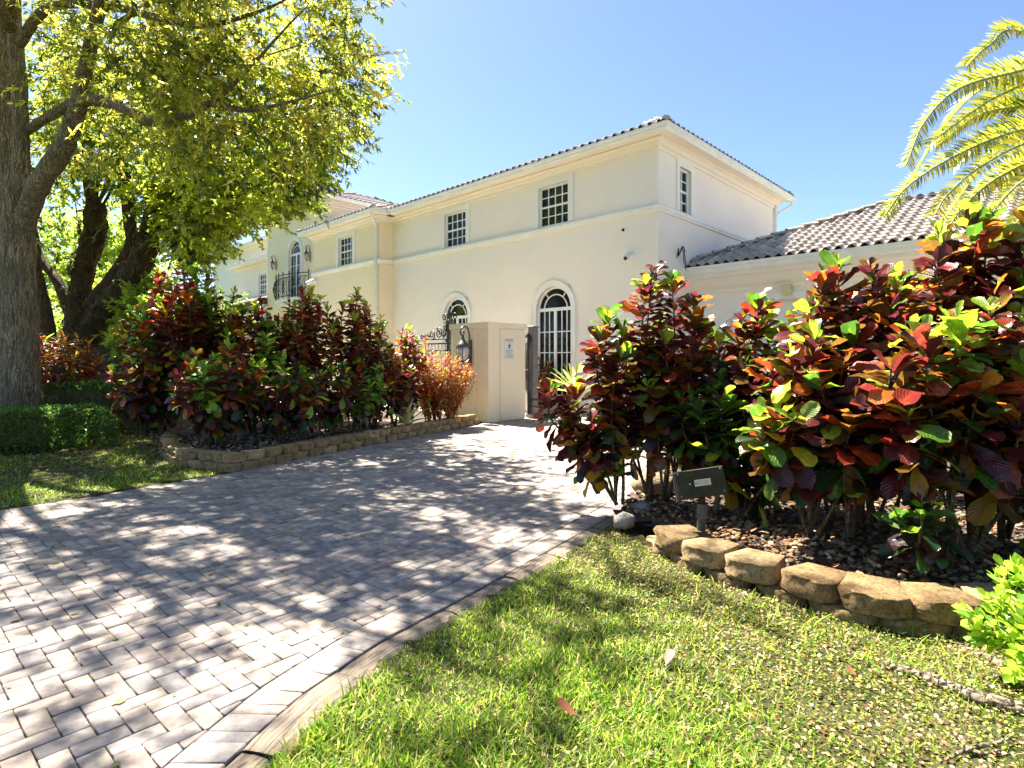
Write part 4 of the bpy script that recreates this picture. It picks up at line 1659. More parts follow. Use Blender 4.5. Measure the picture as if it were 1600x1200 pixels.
security_cam(FF.p(.72, 0, 3.95), -BX, (-BX - UP * .5 - AX * .3).normalized(), 1.5, 'white security camera low on the wall near the house corner')
security_cam(FL.p(15.6, 0, 4.72), -BX, (-BX - UP * .6 + AX * .4).normalized(), 1.7, 'small white security camera under the string course left of the square window')
m = MB()
p = FF.p(.95, 0.0, 4.60)
m.lathe(p, [(.03, 0), (.04, .02), (.02, .05)], 8, -BX)
tag(m.build('junction_cover', M['bronze'], None, True, p), 'tiny brown cover on the wall below the string course near the corner', 'cover')
# dark cable tuft on the end wall above the garage eave
p = FR.p(.95, 0, 3.95)
m = MB()
for k, (dx, dz) in enumerate(((-.28, -.10), (.1, -.2), (.16, .12), (.2, -.32))):
    m.tube(smooth_path([p - AX * .02, p - AX * .10 + BX * dx * .5 + UP * (.16 + .03 * k), p - AX * .12 + BX * dx + UP * dz], 5), [.013] * 6 + [.012] * 4 + [.007], 6)
tag(m.build('cable_tuft', M['iron'], None, True, p), 'small dark bent cables sticking out of the end wall above the garage eave', 'cable')

# ------------------------------------------------------------------ garage
GO = HC + BX * 1.77 - AX * 0.02
garage = empty('garage', GO - AX * 4 + BX * 3, 'single storey cream garage with grey tiled hip roof beside the house', 'garage')
FG = Face(GO, -AX, -BX)
GE = 3.70
gl, gd = 10.6, 7.2


def gpnt(s_, d, z):
    return GO - AX * s_ + BX * d + UP * z


m = MB()
ds0, ds1, dz, rise = 0.85, 3.75, 2.35, .45
br = [0.0, ds0, ds1, 4.9, 7.8, gl]
for a, b in ((0.0, ds0), (ds1, 4.9), (7.8, gl)):
    FG.box(m, a, b, -.25, 0, 0, 3.42)
for (a, b) in ((ds0, ds1), (4.9, 7.8)):
    n = 14
    for k in range(n):
        x0, x1 = a + (b - a) * k / n, a + (b - a) * (k + 1) / n
        zz = lambda x: dz + rise * math.sin(math.pi * (x - a) / (b - a)) ** .8
        m.hexa([FG.p(x0, 0, zz(x0)), FG.p(x1, 0, zz(x1)), FG.p(x1, -.25, zz(x1)), FG.p(x0, -.25, zz(x0)), FG.p(x0, 0, 3.42), FG.p(x1, 0, 3.42), FG.p(x1, -.25, 3.42), FG.p(x0, -.25, 3.42)])
FGs = Face(gpnt(0, 0.25, 0), BX, AX)
FGs.box(m, 0, gd - .25, -.25, -.003, 0, 3.42)
FGe = Face(gpnt(gl, 0.25, 0), BX, -AX)
FGe.box(m, 0, gd - .25, -.25, 0, 0, 3.42)
m.build('wall', M['stucco'], garage)
for (a, b) in ((ds0, ds1), (4.9, 7.8)):
    d = MB()
    FG.box(d, a - .05, b + .05, -.30, -.26, 0, 2.95)
    do = d.build('garage_door', M['trim'], garage)
    for j in range(4):
        for i in range(4):
            q = MB()
            w4 = (b - a) / 4
            c = FG.p(a + (i + .5) * w4, -.252, .35 + j * .62)
            q.obox(c, FG.u, UP, FG.n, w4 * .42, .25, .008, .004)
            q.build('panel', M['trim'], do)
    s_ = MB()
    n = 14
    for k in range(n):
        x0, x1 = a + (b - a) * k / n, a + (b - a) * (k + 1) / n
        zz = lambda x: dz + rise * math.sin(math.pi * (x - a) / (b - a)) ** .8
        s_.hexa([FG.p(x0, -.02, zz(x0)), FG.p(x1, -.02, zz(x1)), FG.p(x1, .04, zz(x1)), FG.p(x0, .04, zz(x0)), FG.p(x0, -.02, zz(x0) + .16), FG.p(x1, -.02, zz(x1) + .16), FG.p(x1, .04, zz(x1) + .16), FG.p(x0, .04, zz(x0) + .16)])
    FG.box(s_, a - .14, a, -.02, .04, 0, dz + .10)
    FG.box(s_, b, b + .14, -.02, .04, 0, dz + .10)
    s_.build('door_surround', M['trim'], garage)
GC = [(-.02, 3.06), (.03, 3.06), (.05, 3.14), (.16, 3.22), (.30, 3.38), (.38, 3.42), (.38, 3.68), (-.02, 3.68)]
GG = [(.383, 3.50), (.41, 3.49), (.46, 3.54), (.46, 3.61), (.50, 3.64), (.50, 3.70), (.383, 3.70)]
for prof, nm, mm in ((GC, 'cornice', M['stucco']), (GG, 'gutter', M['gutter'])):
    m = MB()
    sweep_profile(m, FG, 0, gl, prof, 1, 1)
    sweep_profile(m, FGe, -.25, gd - .25, prof, 1, 1)
    m.build(nm, mm, garage)
ov = .46
pit = .425
A = gpnt(-ov, -ov, GE); B = gpnt(gl + ov, -ov, GE); C_ = gpnt(gl + ov, gd + ov, GE); D = gpnt(-ov, gd + ov, GE)
r0 = (gd + 2 * ov) / 2
R0 = gpnt(-ov + r0, -ov + r0, GE + pit * r0); R1 = gpnt(gl + ov - r0, -ov + r0, GE + pit * r0)
m = MB()
m.add([A, B, C_, D, R0, R1], [(0, 1, 5, 4), (1, 2, 5), (2, 3, 4, 5), (3, 0, 4), (0, 3, 2, 1)])
gr = m.build('roof', M['rust'], garage)
cs, sn = 1 / math.hypot(1, pit), pit / math.hypot(1, pit)
roof_slope(gr, A, -AX, BX * cs + UP * sn, -BX * sn + UP * cs, gl + 2 * ov, r0 / cs, cs, cs, lambda j, i: i < 25, 'tile', 41)
roof_slope(gr, B, BX, AX * cs + UP * sn, -AX * sn + UP * cs, gd + 2 * ov, r0 / cs, cs, cs, no, 'tile', 42)
roof_slope(gr, D, -BX, -AX * cs + UP * sn, AX * sn + UP * cs, gd + 2 * ov, r0 / cs, cs, cs, no, 'tile', 43)
roof_slope(gr, C_, AX, -BX * cs + UP * sn, BX * sn + UP * cs, gl + 2 * ov, r0 / cs, cs, cs, no, 'tile', 44)
for a, b, l in ((A, R0, .08), (R0, R1, .03), (B, R1, .08)):
    hip_caps(gr, a + UP * l, b + UP * l, .085, 3)
# square cream lamp box beside the garage door
p = FG.p(2.3, 0.04, 3.0)
lb = empty('lamp_box', p, 'small square cream lamp on the garage wall above the arched door', 'wall lamp')
m = MB(); m.obox(p + FG.n * .06, FG.u, FG.n, UP, .10, .06, .13, .01); m.build('shade', M['sticker'], lb)
m = MB(); m.obox(p + FG.n * .06 + UP * .14, FG.u, FG.n, UP, .115, .07, .012); m.build('cap', M['gutter'], lb)

# ------------------------------------------------------------------ gate pillar
PO = Vector((-0.526, 12.73, 0))
pillar = empty('gate_pillar', PO + AX * .63 + BX * .6, 'thick cream stucco gate pillar carrying a lantern and a small notice', 'gate pillar')
FPl = Face(PO, AX, -BX)      # face with the lantern
FPr = Face(PO, BX, -AX)      # face with the sign
m = MB()
PH = 2.22
m.hexa([PO, PO + BX * 1.19, PO + BX * 1.19 + AX * 1.276, PO + AX * 1.276, PO + UP * PH, PO + BX * 1.19 + UP * PH, PO + BX * 1.19 + AX * 1.276 + UP * PH, PO + AX * 1.276 + UP * PH])
m.build('shaft', M['stucco_warm_cast'], pillar)
m = MB()
sweep_profile(m, FPl, 0, 1.276, [(-.01, 2.10), (.02, 2.10), (.035, 2.12), (.035, 2.235), (-.01, 2.235)], 1, 1)
sweep_profile(m, FPr, 0, 1.19, [(-.01, 2.10), (.02, 2.10), (.035, 2.12), (.035, 2.235), (-.01, 2.235)], 1, 1)
m.build('coping', M['stucco_warm_cast'], pillar)
m = MB()
FPr.box(m, .36, 1.17, -.01, .035, .02, 2.095)
m.build('access_panel', M['stucco_warm_cast'], pillar)
m = MB()
FPl.box(m, .42, 1.2, -.01, .022, 0.0, 2.095)
m.build('raised_panel', M['stucco_warm_cast'], pillar)
wall_lantern(FPl.p(.56, .022, 1.55), -BX, 1.24, 'bronze lantern with seeded glass on the cream gate pillar')
p = FPr.p(.52, .035, 1.64)
sg = empty('notice_sign', p, 'small white warning notice with an orange heading on the gate pillar', 'sign')
u = BX
m = MB(); m.obox(p + FPr.n * .006 + u * .10, u, FPr.n, UP, .155, .006, .24, .002); m.build('plate', M['sign'], sg)


def pr_box(nm, mat, ux, z, hw, hz, d=.0125):
    q = MB(); q.obox(p + u * (.10 + ux) + UP * z + FPr.n * (d + .0012), u, FPr.n, UP, hw, .0012, hz); return q.build(nm, mat, sg)


pr_box('heading', M['orange'], 0, .195, .125, .022)
q = MB()
for k in range(9):
    q.obox(p + u * (.10 - .105 + k * .026) + UP * .195 + FPr.n * .0158, u, FPr.n, UP, .008, .0008, .012)
q.build('heading_letters', M['sign'], sg)
q = MB()   # walking figure pictogram
def fig(pts): q.prism([p + u * (.10 + a) + UP * b + FPr.n * .0125 for a, b in pts], FPr.n * .0018)
fig([(-.012, .125), (0, .137), (.012, .125), (.008, .108), (-.008, .108)])
fig([(-.028, .10), (.024, .102), (.02, .05), (.004, .045), (-.02, .055)])
fig([(-.02, .052), (-.002, .05), (-.03, -.005), (-.05, -.005)])
fig([(.0, .052), (.018, .05), (.04, -.005), (.02, -.005)])
fig([(.024, .10), (.055, .06), (.047, .052), (.018, .085)])
q.build('pictogram', M['ink'], sg)
q = MB()
rr = random.Random(2)
for row in range(7):
    x = -.115
    while x < .105:
        w = rr.uniform(.012, .035)
        q.obox(p + u * (.10 + x + w / 2) + UP * (-.035 - row * .027) + FPr.n * .0135, u, FPr.n, UP, w / 2, .0012, .0065)
        x += w + .009
q.build('small_print', M['greyink'], sg)

# ------------------------------------------------------------------ iron fence left of the pillar
P1 = PO + AX * 1.276 + BX * 0.25
fence = empty('iron_fence', P1 + AX * 2.2, 'black wrought iron fence with a spear topped scroll post beside the pillar', 'fence')
FI = Face(P1, AX, -BX)
m = MB()
m.tube([FI.p(0.02, 0, .18), FI.p(5.4, 0, .18)], .017, 6)
rb = m.build('rail', M['iron'], fence, True)
for z in (1.62, 1.80):
    m = MB(); m.tube([FI.p(0.02, 0, z), FI.p(5.4, 0, z)], .017, 6); m.build('rail', M['iron'], fence, True)
pk = None
for k in range(40):
    x = .12 + k * .135
    if pk is None:
        m = MB(); m.tube([FI.p(x, 0, .05), FI.p(x, 0, 1.80)], .009, 6)
        pk = m.build('picket', M['iron'], fence, True); pk0 = x
    else:
        o = pk.copy(); COL.objects.link(o); o.parent = fence; o.location = pk.location + AX * (x - pk0)
m = MB()
m.obox(FI.p(.36, 0, 1.0), AX, BX, UP, .045, .045, 1.35)
m.obox(FI.p(.36, 0, 1.86), AX, BX, UP, .075, .075, .03)
m.lathe(FI.p(.36, 0, 2.33), [(.03, 0), (.055, .03), (.03, .06), (.05, .12), (.012, .30), (.003, .38)], 8)
m.build('post', M['iron'], fence)


def scroll(cx, cz, r, turns, a0, tail=None, th=.015, flip=1):
    """Iron spiral in the fence plane centred at cx, cz; optional tail point."""
    pts = []
    n = int(turns * 14)
    for i in range(n + 1):
        f = i / n
        a = a0 + flip * turns * 2 * math.pi * f
        rr_ = r * (.18 + .82 * f)
        pts.append(FI.p(cx + rr_ * math.cos(a), 0, cz + rr_ * math.sin(a)))
    if tail:
        pts += [FI.p(x, 0, z) for x, z in tail]
    m = MB(); m.tube(pts, th, 5); m.build('scroll', M['iron'], fence, True)


m = MB(); m.tube([FI.p(.04, 0, 1.905), FI.p(1.5, 0, 1.905)], .013, 6); m.build('scroll_rail', M['iron'], fence, True)
for sg_, k in ((1, 1), (-1, -1)):
    x0 = .36 + sg_ * .09
    scroll(x0 + sg_ * .10, 2.44, .125, 1.5, R(90), [(x0 - sg_ * .01, 2.24), (x0, 2.12)], flip=sg_)
    scroll(x0 + sg_ * .07, 2.20, .085, 1.4, R(-90), None, flip=-sg_)
    scroll(x0 + sg_ * .09, 2.04, .115, 1.4, R(90), [(x0 - sg_ * .02, 1.93)], flip=sg_)
scroll(.78, 2.06, .145, 1.6, R(-90), [(.58, 1.94), (.50, 2.1), (.47, 2.3)], flip=-1)
scroll(1.05, 2.03, .125, 1.5, R(90), [(.90, 1.915)])
scroll(1.28, 2.0, .095, 1.4, R(-90), [(1.14, 1.96)], flip=-1)
scroll(1.46, 1.985, .075, 1.3, R(90), None)
# ------------------------------------------------------------------ driveway gate, folded open, and its post
GP = pd(833, 655, 13.75); GP.z = 0
gpost = empty('gate_post', GP, 'square grey metal gate post right of the cream pillar', 'gate post')
m = MB(); m.obox(GP + UP * 1.08, BX, AX, UP, .085, .085, 1.08, .01); m.build('post', M['grey_metal'], gpost)
m = MB(); m.obox(GP + UP * 2.18, BX, AX, UP, .10, .10, .02, .006); m.build('cap', M['grey_metal'], gpost)
for z in (.35, 1.9):
    m = MB(); m.lathe(GP - BX * .11 + UP * z, [(.03, -.07), (.03, .07)], 8); m.build('hinge', M['iron'], gpost)
m = MB(); m.obox(GP - BX * .02 - AX * .0 + UP * .06, BX, AX, UP, .12, .12, .05, .01); m.build('base_plate', M['grey_metal'], gpost)
GD = Vector((-0.035, 1, 0)).normalized()
GS = GP - BX * .17 + GD * .05
gate = empty('driveway_gate', GS, 'black iron driveway gate leaf swung open behind the pillar', 'gate')
m = MB()
gn = Vector((GD.y, -GD.x, 0))
for (s0, z0_, s1, z1_) in ((0, .1, 0, 2.02), (2.6, .1, 2.6, 2.02), (0, 2.0, 2.6, 2.0), (0, 1.80, 2.6, 1.80), (0, .62, 2.6, .62), (0, .12, 2.6, .12)):
    a = GS + GD * s0 + UP * z0_; b = GS + GD * s1 + UP * z1_
    m.tube([a, b], .028, 6)
m.build('frame', M['iron'], gate)
for k in range(18):
    s_ = .14 + k * .138
    m = MB(); m.tube([GS + GD * s_ + UP * .63, GS + GD * s_ + UP * 1.98], .010, 5); m.build('picket', M['iron'], gate, True)
m = MB(); m.obox(GS + GD * 1.3 + UP * .37, GD, gn, UP, 1.27, .012, .23); m.build('kick_panel', M['grey_metal'], gate)
m = MB(); m.obox(GS + UP * 1.05 - gn * .07, gn, GD, UP, .075, .05, .11, .012); m.build('lock_box', M['rust'], gate)

# ------------------------------------------------------------------ crotons
def croton_tmpl(nl, nw, shape, seed):
    """Leaf along +y, length 1; returns V, faces, uv. shape: (max half width, where, lobing, droop, fold, wave)."""
    mw, wh, lob, droop, fold, wave = shape
    r = random.Random(seed)
    V, UV, Fq = [], [], []
    obo = lob > 0 or mw > .15
    ts = [0, .2, .42, .62, .8, .93, 1] if nl == 6 else ([0, .3, .62, .88, 1] if nl == 4 and obo else [i / nl for i in range(nl + 1)])
    for i in range(nl + 1):
        t = ts[i]
        if obo: prof = 1.36 * t ** .85 * max(0, 1 - t ** 4) ** .55 if 0 < t < 1 else 0
        else: prof = (math.sin(math.pi * min(1, max(0, (t - .04) / .96)) ** (math.log(.5) / math.log(wh)))) ** .72 if 0 < t < 1 else 0
        hw = mw * prof * (1 - lob * (0.5 + .5 * math.cos(2 * math.pi * (t - .45) * 2.2)) * (0.25 < t < .85)) + .012
        zc = -droop * t * t
        for k in range(nw + 1):
            u = 2 * k / nw - 1
            V.append((u * hw, t - .06 * droop * t, zc + fold * abs(u) * hw + wave * math.sin(t * 14 + (2 if u > 0 else 0) + seed) * abs(u) ** 2 * prof))
            UV.append((.5 + u * .5, t))
    w = nw + 1
    for i in range(nl):
        for k in range(nw):
            Fq.append((i * w + k, i * w + k + 1, (i + 1) * w + k + 1, (i + 1) * w + k))
    return np.array(V), [np.array(Fq)], np.array(UV)


CT = [croton_tmpl(6, 4, (.29, .56, .06, .30, .25, .05), 1), croton_tmpl(6, 4, (.33, .60, .12, .50, .10, .08), 2), croton_tmpl(6, 4, (.25, .52, .02, .14, .40, .045), 3), croton_tmpl(6, 4, (.28, .52, .05, -.22, .45, .07), 8)]
CTS = [croton_tmpl(4, 2, (.27, .56, 0, .28, .3, .05), 4), croton_tmpl(4, 2, (.31, .60, 0, .45, .2, .06), 5), croton_tmpl(4, 2, (.25, .60, 0, -.15, .5, .05), 9)]
NARROW = [croton_tmpl(4, 2, (.085, .5, 0, .45, .3, .02), 6), croton_tmpl(4, 2, (.10, .55, 0, .25, .3, .02), 7)]
CCOL = {   # leaf colour, vein colour
    'maroon': ((.042, .010, .014), (.16, .018, .022)), 'dark': ((.020, .012, .014), (.06, .016, .018)), 'burgundy': ((.10, .014, .014), (.27, .04, .018)),
    'red': ((.20, .022, .010), (.38, .09, .014)), 'orange': ((.32, .085, .010), (.48, .22, .02)), 'bronze': ((.105, .055, .010), (.29, .12, .014)),
    'dgreen': ((.014, .036, .010), (.05, .075, .014)), 'green': ((.045, .130, .014), (.18, .26, .02)), 'lime': ((.17, .28, .018), (.40, .42, .03)),
    'yellow': ((.32, .33, .02), (.50, .48, .05)), 'scarlet': ((.07, .010, .010), (.36, .022, .016)), 'gold': ((.30, .16, .014), (.14, .06, .014))}
CCOL = {k: (tuple(x * (.82 if k in ('lime', 'yellow', 'green') else .95) for x in a), tuple(x * .95 for x in b)) for k, (a, b) in CCOL.items()}
leafme = {}


def leaf_mesh(set_, k, cn):
    key = (set_, k, cn)
    if key not in leafme:
        T = {'big': CT, 'small': CTS, 'narrow': NARROW}[set_][k]
        c, v = CCOL[cn]
        if set_ != 'big': c, v = [tuple(min(.6, q * 1.4) for q in z) for z in (c, v)]
        n = len(T[0])
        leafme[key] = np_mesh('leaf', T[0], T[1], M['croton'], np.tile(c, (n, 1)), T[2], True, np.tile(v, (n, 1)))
    return leafme[key]


def pick(r, d):
    x = r.random() * sum(d.values())
    for k, v in d.items():
        x -= v
        if x <= 0: return k
    return k


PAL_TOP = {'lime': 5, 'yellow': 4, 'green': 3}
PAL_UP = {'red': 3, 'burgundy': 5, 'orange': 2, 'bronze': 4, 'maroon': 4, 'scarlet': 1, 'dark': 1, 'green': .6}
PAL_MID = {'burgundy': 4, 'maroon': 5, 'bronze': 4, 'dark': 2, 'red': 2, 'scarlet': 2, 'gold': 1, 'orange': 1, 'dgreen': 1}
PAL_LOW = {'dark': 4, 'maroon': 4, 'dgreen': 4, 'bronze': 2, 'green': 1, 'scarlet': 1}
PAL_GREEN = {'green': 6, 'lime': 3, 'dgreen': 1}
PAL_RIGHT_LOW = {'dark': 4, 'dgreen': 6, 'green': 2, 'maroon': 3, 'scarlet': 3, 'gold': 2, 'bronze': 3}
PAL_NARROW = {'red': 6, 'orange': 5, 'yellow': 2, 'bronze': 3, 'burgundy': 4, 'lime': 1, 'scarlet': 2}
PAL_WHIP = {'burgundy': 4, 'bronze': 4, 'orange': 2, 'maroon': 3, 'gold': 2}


def croton(label, base, stems, leaf, set_='big', group=None, seed=0, per_m=46, maxparts=300, pal=None, bare=.40, topcol=.10, name='croton_shrub', stemr=.012, green_p=.08, cat='shrub', spread=1.0):
    """Shrub: stems (dx, dy, height[, base dx, base dy]) each ending in a long rosette of leaves."""
    r = random.Random(seed)
    base = Vector(base)
    root = empty(name, base, label, cat, group)
    ntm = {'big': 4, 'small': 3, 'narrow': 2}[set_]
    pal = pal or (PAL_TOP, PAL_UP, PAL_MID, PAL_LOW)
    L = []
    wd = max(abs(st[0]) for st in stems)
    roots = [(r.uniform(-.45, .45) * wd, r.uniform(-.3, .3) * wd) for _ in range(4 if len(stems) < 15 else 7)]
    for st in stems:
        dx, dy, h = st[:3]
        bx, by = (st[3], st[4]) if len(st) > 4 else [(x + r.uniform(-.03, .03), y + r.uniform(-.03, .03)) for x, y in [min(roots, key=lambda q: (q[0] - dx * .5) ** 2 + (q[1] - dy * .5) ** 2 + r.uniform(0, .05))]][0]
        p0 = base + Vector((bx, by, .02))
        p3 = base + Vector((dx, dy, h))
        p1 = p0.lerp(p3, .35) + Vector((r.uniform(-.08, .08) + (bx + dx) * -.02, r.uniform(-.08, .08), -.03 * h + .05 * h * r.random()))
        p2 = p0.lerp(p3, .72) + Vector((r.uniform(-.05, .05) + dx * .10, r.uniform(-.05, .05) + dy * .10, -.02 * h))
        pts = [Vector(p) for p in smooth_path([p0, p1, p2, p3], 4)]
        rad = [stemr * (1.15 - .75 * i / (len(pts) - 1)) for i in range(len(pts))]
        sm = MB(); sm.tube(pts, rad, 6, .12, seed)
        sm.build('stem', M['stem'], root, True)
        ar = [0.0]
        for i in range(1, len(pts)): ar.append(ar[-1] + (pts[i] - pts[i - 1]).length)
        tot = ar[-1]
        lb = tot * (bare + r.uniform(-.08, .08))
        n = int((tot - lb) * per_m)
        ph = r.uniform(0, 6.28)
        greenish = r.random() < green_p
        tc = r.random() < .75
        for k in range(n):
            f = (k + .5) / n
            s_ = lb + (tot - lb) * f ** .85
            for i in range(1, len(ar)):
                if ar[i] >= s_: break
            q = pts[i - 1].lerp(pts[i], (s_ - ar[i - 1]) / max(ar[i] - ar[i - 1], 1e-6))
            ax = (pts[i] - pts[i - 1]).normalized()
            az = ph + k * 2.39996 + r.uniform(-.5, .5)
            el = R(-26 + 80 * f ** 1.7 + r.uniform(-28, 28))
            ox = ax.orthogonal().normalized(); oy = ax.cross(ox)
            d = ((ox * math.cos(az) + oy * math.sin(az)) * math.cos(el) + ax * math.sin(el)).normalized()
            dz_ = Vector((d.x, d.y, d.z * .9)).normalized()
            sz = leaf * .92 * r.choice((.7, .85, .95, 1.05, 1.2)) * r.uniform(.92, 1.08) * (1.08 - .38 * max(0, f - .75) / .25)
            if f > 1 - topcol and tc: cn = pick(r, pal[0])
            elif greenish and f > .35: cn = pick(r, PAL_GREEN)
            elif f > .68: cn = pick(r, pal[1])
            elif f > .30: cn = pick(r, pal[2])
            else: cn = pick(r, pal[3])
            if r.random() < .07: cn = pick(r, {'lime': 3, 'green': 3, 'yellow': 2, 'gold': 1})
            up = ax + Vector((r.uniform(-.6, .6), r.uniform(-.6, .6), r.uniform(-.2, .3)))
            L.append((q, dz_, up, sz, cn, r.randrange(ntm)))
    camp = Vector((0, 0, H))
    L.sort(key=lambda e: (e[0] - camp).length - .0 * e[3])
    rest = {}
    for i, (q, d, up, sz, cn, tk) in enumerate(L):
        x = d.cross(up)
        if x.length < 1e-4: x = d.orthogonal()
        x.normalize()
        z = x.cross(d)
        if i < maxparts:
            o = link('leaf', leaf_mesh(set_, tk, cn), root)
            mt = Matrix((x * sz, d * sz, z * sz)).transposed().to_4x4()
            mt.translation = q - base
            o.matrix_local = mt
        else:
            rest.setdefault(tk, []).append((q - base, d, z, sz, cn))
    if rest:
        Vs, Fs, Cs, Es, Us, off = [], [], [], [], [], 0
        T = {'big': CT, 'small': CTS, 'narrow': NARROW}[set_]
        for tk, lst in rest.items():
            V, fc, UV = T[tk]
            for (q, d, z, sz, cn) in lst:
                x = d.cross(z)
                mt = np.array([x, d, z]) * sz
                Vs.append(V @ mt + np.array(q)); Fs.append(fc[0] + off); off += len(V)
                bf = 1.0 if set_ == 'big' else 1.4; Cs.append(np.tile(np.array(CCOL[cn][0]) * bf, (len(V), 1))); Es.append(np.tile(np.array(CCOL[cn][1]) * bf, (len(V), 1))); Us.append(UV)
        me = np_mesh('leaves', np.vstack(Vs), [np.vstack(Fs)], M['croton'], np.vstack(Cs), np.vstack(Us), True, np.vstack(Es))
        link('leaves', me, root)['kind'] = 'stuff'
    return root


def auto_stems(r, n, rad, h, hmin=.55, tip=None, ry=None):
    out = []
    ry = ry or rad
    for k in range(n):
        a = k * 2.4 + r.uniform(-.4, .4)
        q = math.sqrt((k + .5) / n)
        hh = h * (1 - (1 - hmin) * q ** 1.6) * r.uniform(.86, 1.0)
        out.append((math.cos(a) * rad * q, math.sin(a) * ry * q, hh))
    if tip: out += tip
    return out


def topz(y, d):
    return H - (y - HY) / F * d


def at(px, d, z=.10):
    return ((px - CX) / F * d, d, z)


GL = 'crotons in the bed left of the driveway'
GRR = 'crotons in the pebble bed right of the driveway'
rs = random.Random(5)
left = [
    # px, depth, top y, stems, radius, leaf, label
    (292, 9.6, 424, 32, .98, .20, 'tallest croton of the left bed with orange red top, beside the old tree', .12, PAL_UP),
    (228, 9.2, 560, 12, .55, .18, 'low dark croton at the far left end of the left bed by the plank fence', .15, PAL_MID),
    (345, 8.15, 548, 16, .62, .19, 'dark maroon croton with bright green tufts at the rounded front corner of the left edging', .30, PAL_MID),
    (398, 9.5, 480, 20, .72, .19, 'dark purple croton below the balcony in the left bed', .18, PAL_MID),
    (478, 9.8, 455, 18, .55, .18, 'narrow upright maroon croton rising in front of the balcony corner', .10, PAL_UP),
    (450, 8.7, 560, 15, .62, .18, 'low dark croton with green leaf clusters in the middle of the left edging', .30, PAL_LOW),
    (560, 10.5, 458, 17, .56, .18, 'upright croton with pale orange tips in front of the downspout', .10, PAL_UP),
    (525, 9.6, 568, 14, .58, .18, 'low croton with green and red leaves before the upright croton', .28, PAL_MID),
    (598, 10.5, 552, 16, .60, .17, 'low mixed maroon and green croton near the variegated agave', .22, PAL_MID),
    (632, 11.2, 518, 13, .48, .18, 'slim red tipped croton in front of the iron fence', .06, PAL_UP),
]
for k, (px, d, ty, n, rad, lf, lab, gp_, up_) in enumerate(left):
    hgt = (topz(ty, d) - .10) * 1.07
    croton(lab, at(px, d, .13), auto_stems(rs, n, rad, hgt, .70), lf, 'small', GL, 100 + k, 58, 300, (PAL_TOP, up_, PAL_MID, PAL_LOW), .24, .07, green_p=gp_, stemr=.013)
# yellow and red narrow leaved croton against the pillar
croton('fine leaved red and yellow croton against the pillar and the iron fence', at(690, 11.75, .12), auto_stems(rs, 52, .68, topz(548, 11.75), .66, [(-.35, .1, 1.75), (.52, .1, 1.2)]), .125, 'narrow', None, 140, 85, 300, (PAL_NARROW, PAL_NARROW, PAL_NARROW, PAL_NARROW), .15, .05, 'narrow_croton', .008, 0)
croton('croton with drooping narrow bronze leaves between the old tree and the plank fence', at(100, 11.2, .02), auto_stems(rs, 22, .62, topz(508, 11.2), .7, [(-.5, 0, 1.85)]), .27, 'narrow', None, 141, 40, 300, (PAL_WHIP, PAL_WHIP, PAL_WHIP, PAL_WHIP), .35, .05, 'narrow_croton', .012, 0)
croton('small orange croton seen through the open gate', at(850, 15.6, 0), auto_stems(rs, 10, .5, 1.55, .6), .19, 'small', None, 142, 40, 300, (PAL_UP, PAL_UP, PAL_UP, PAL_MID), .2, .05, 'croton_shrub', .01, 0)

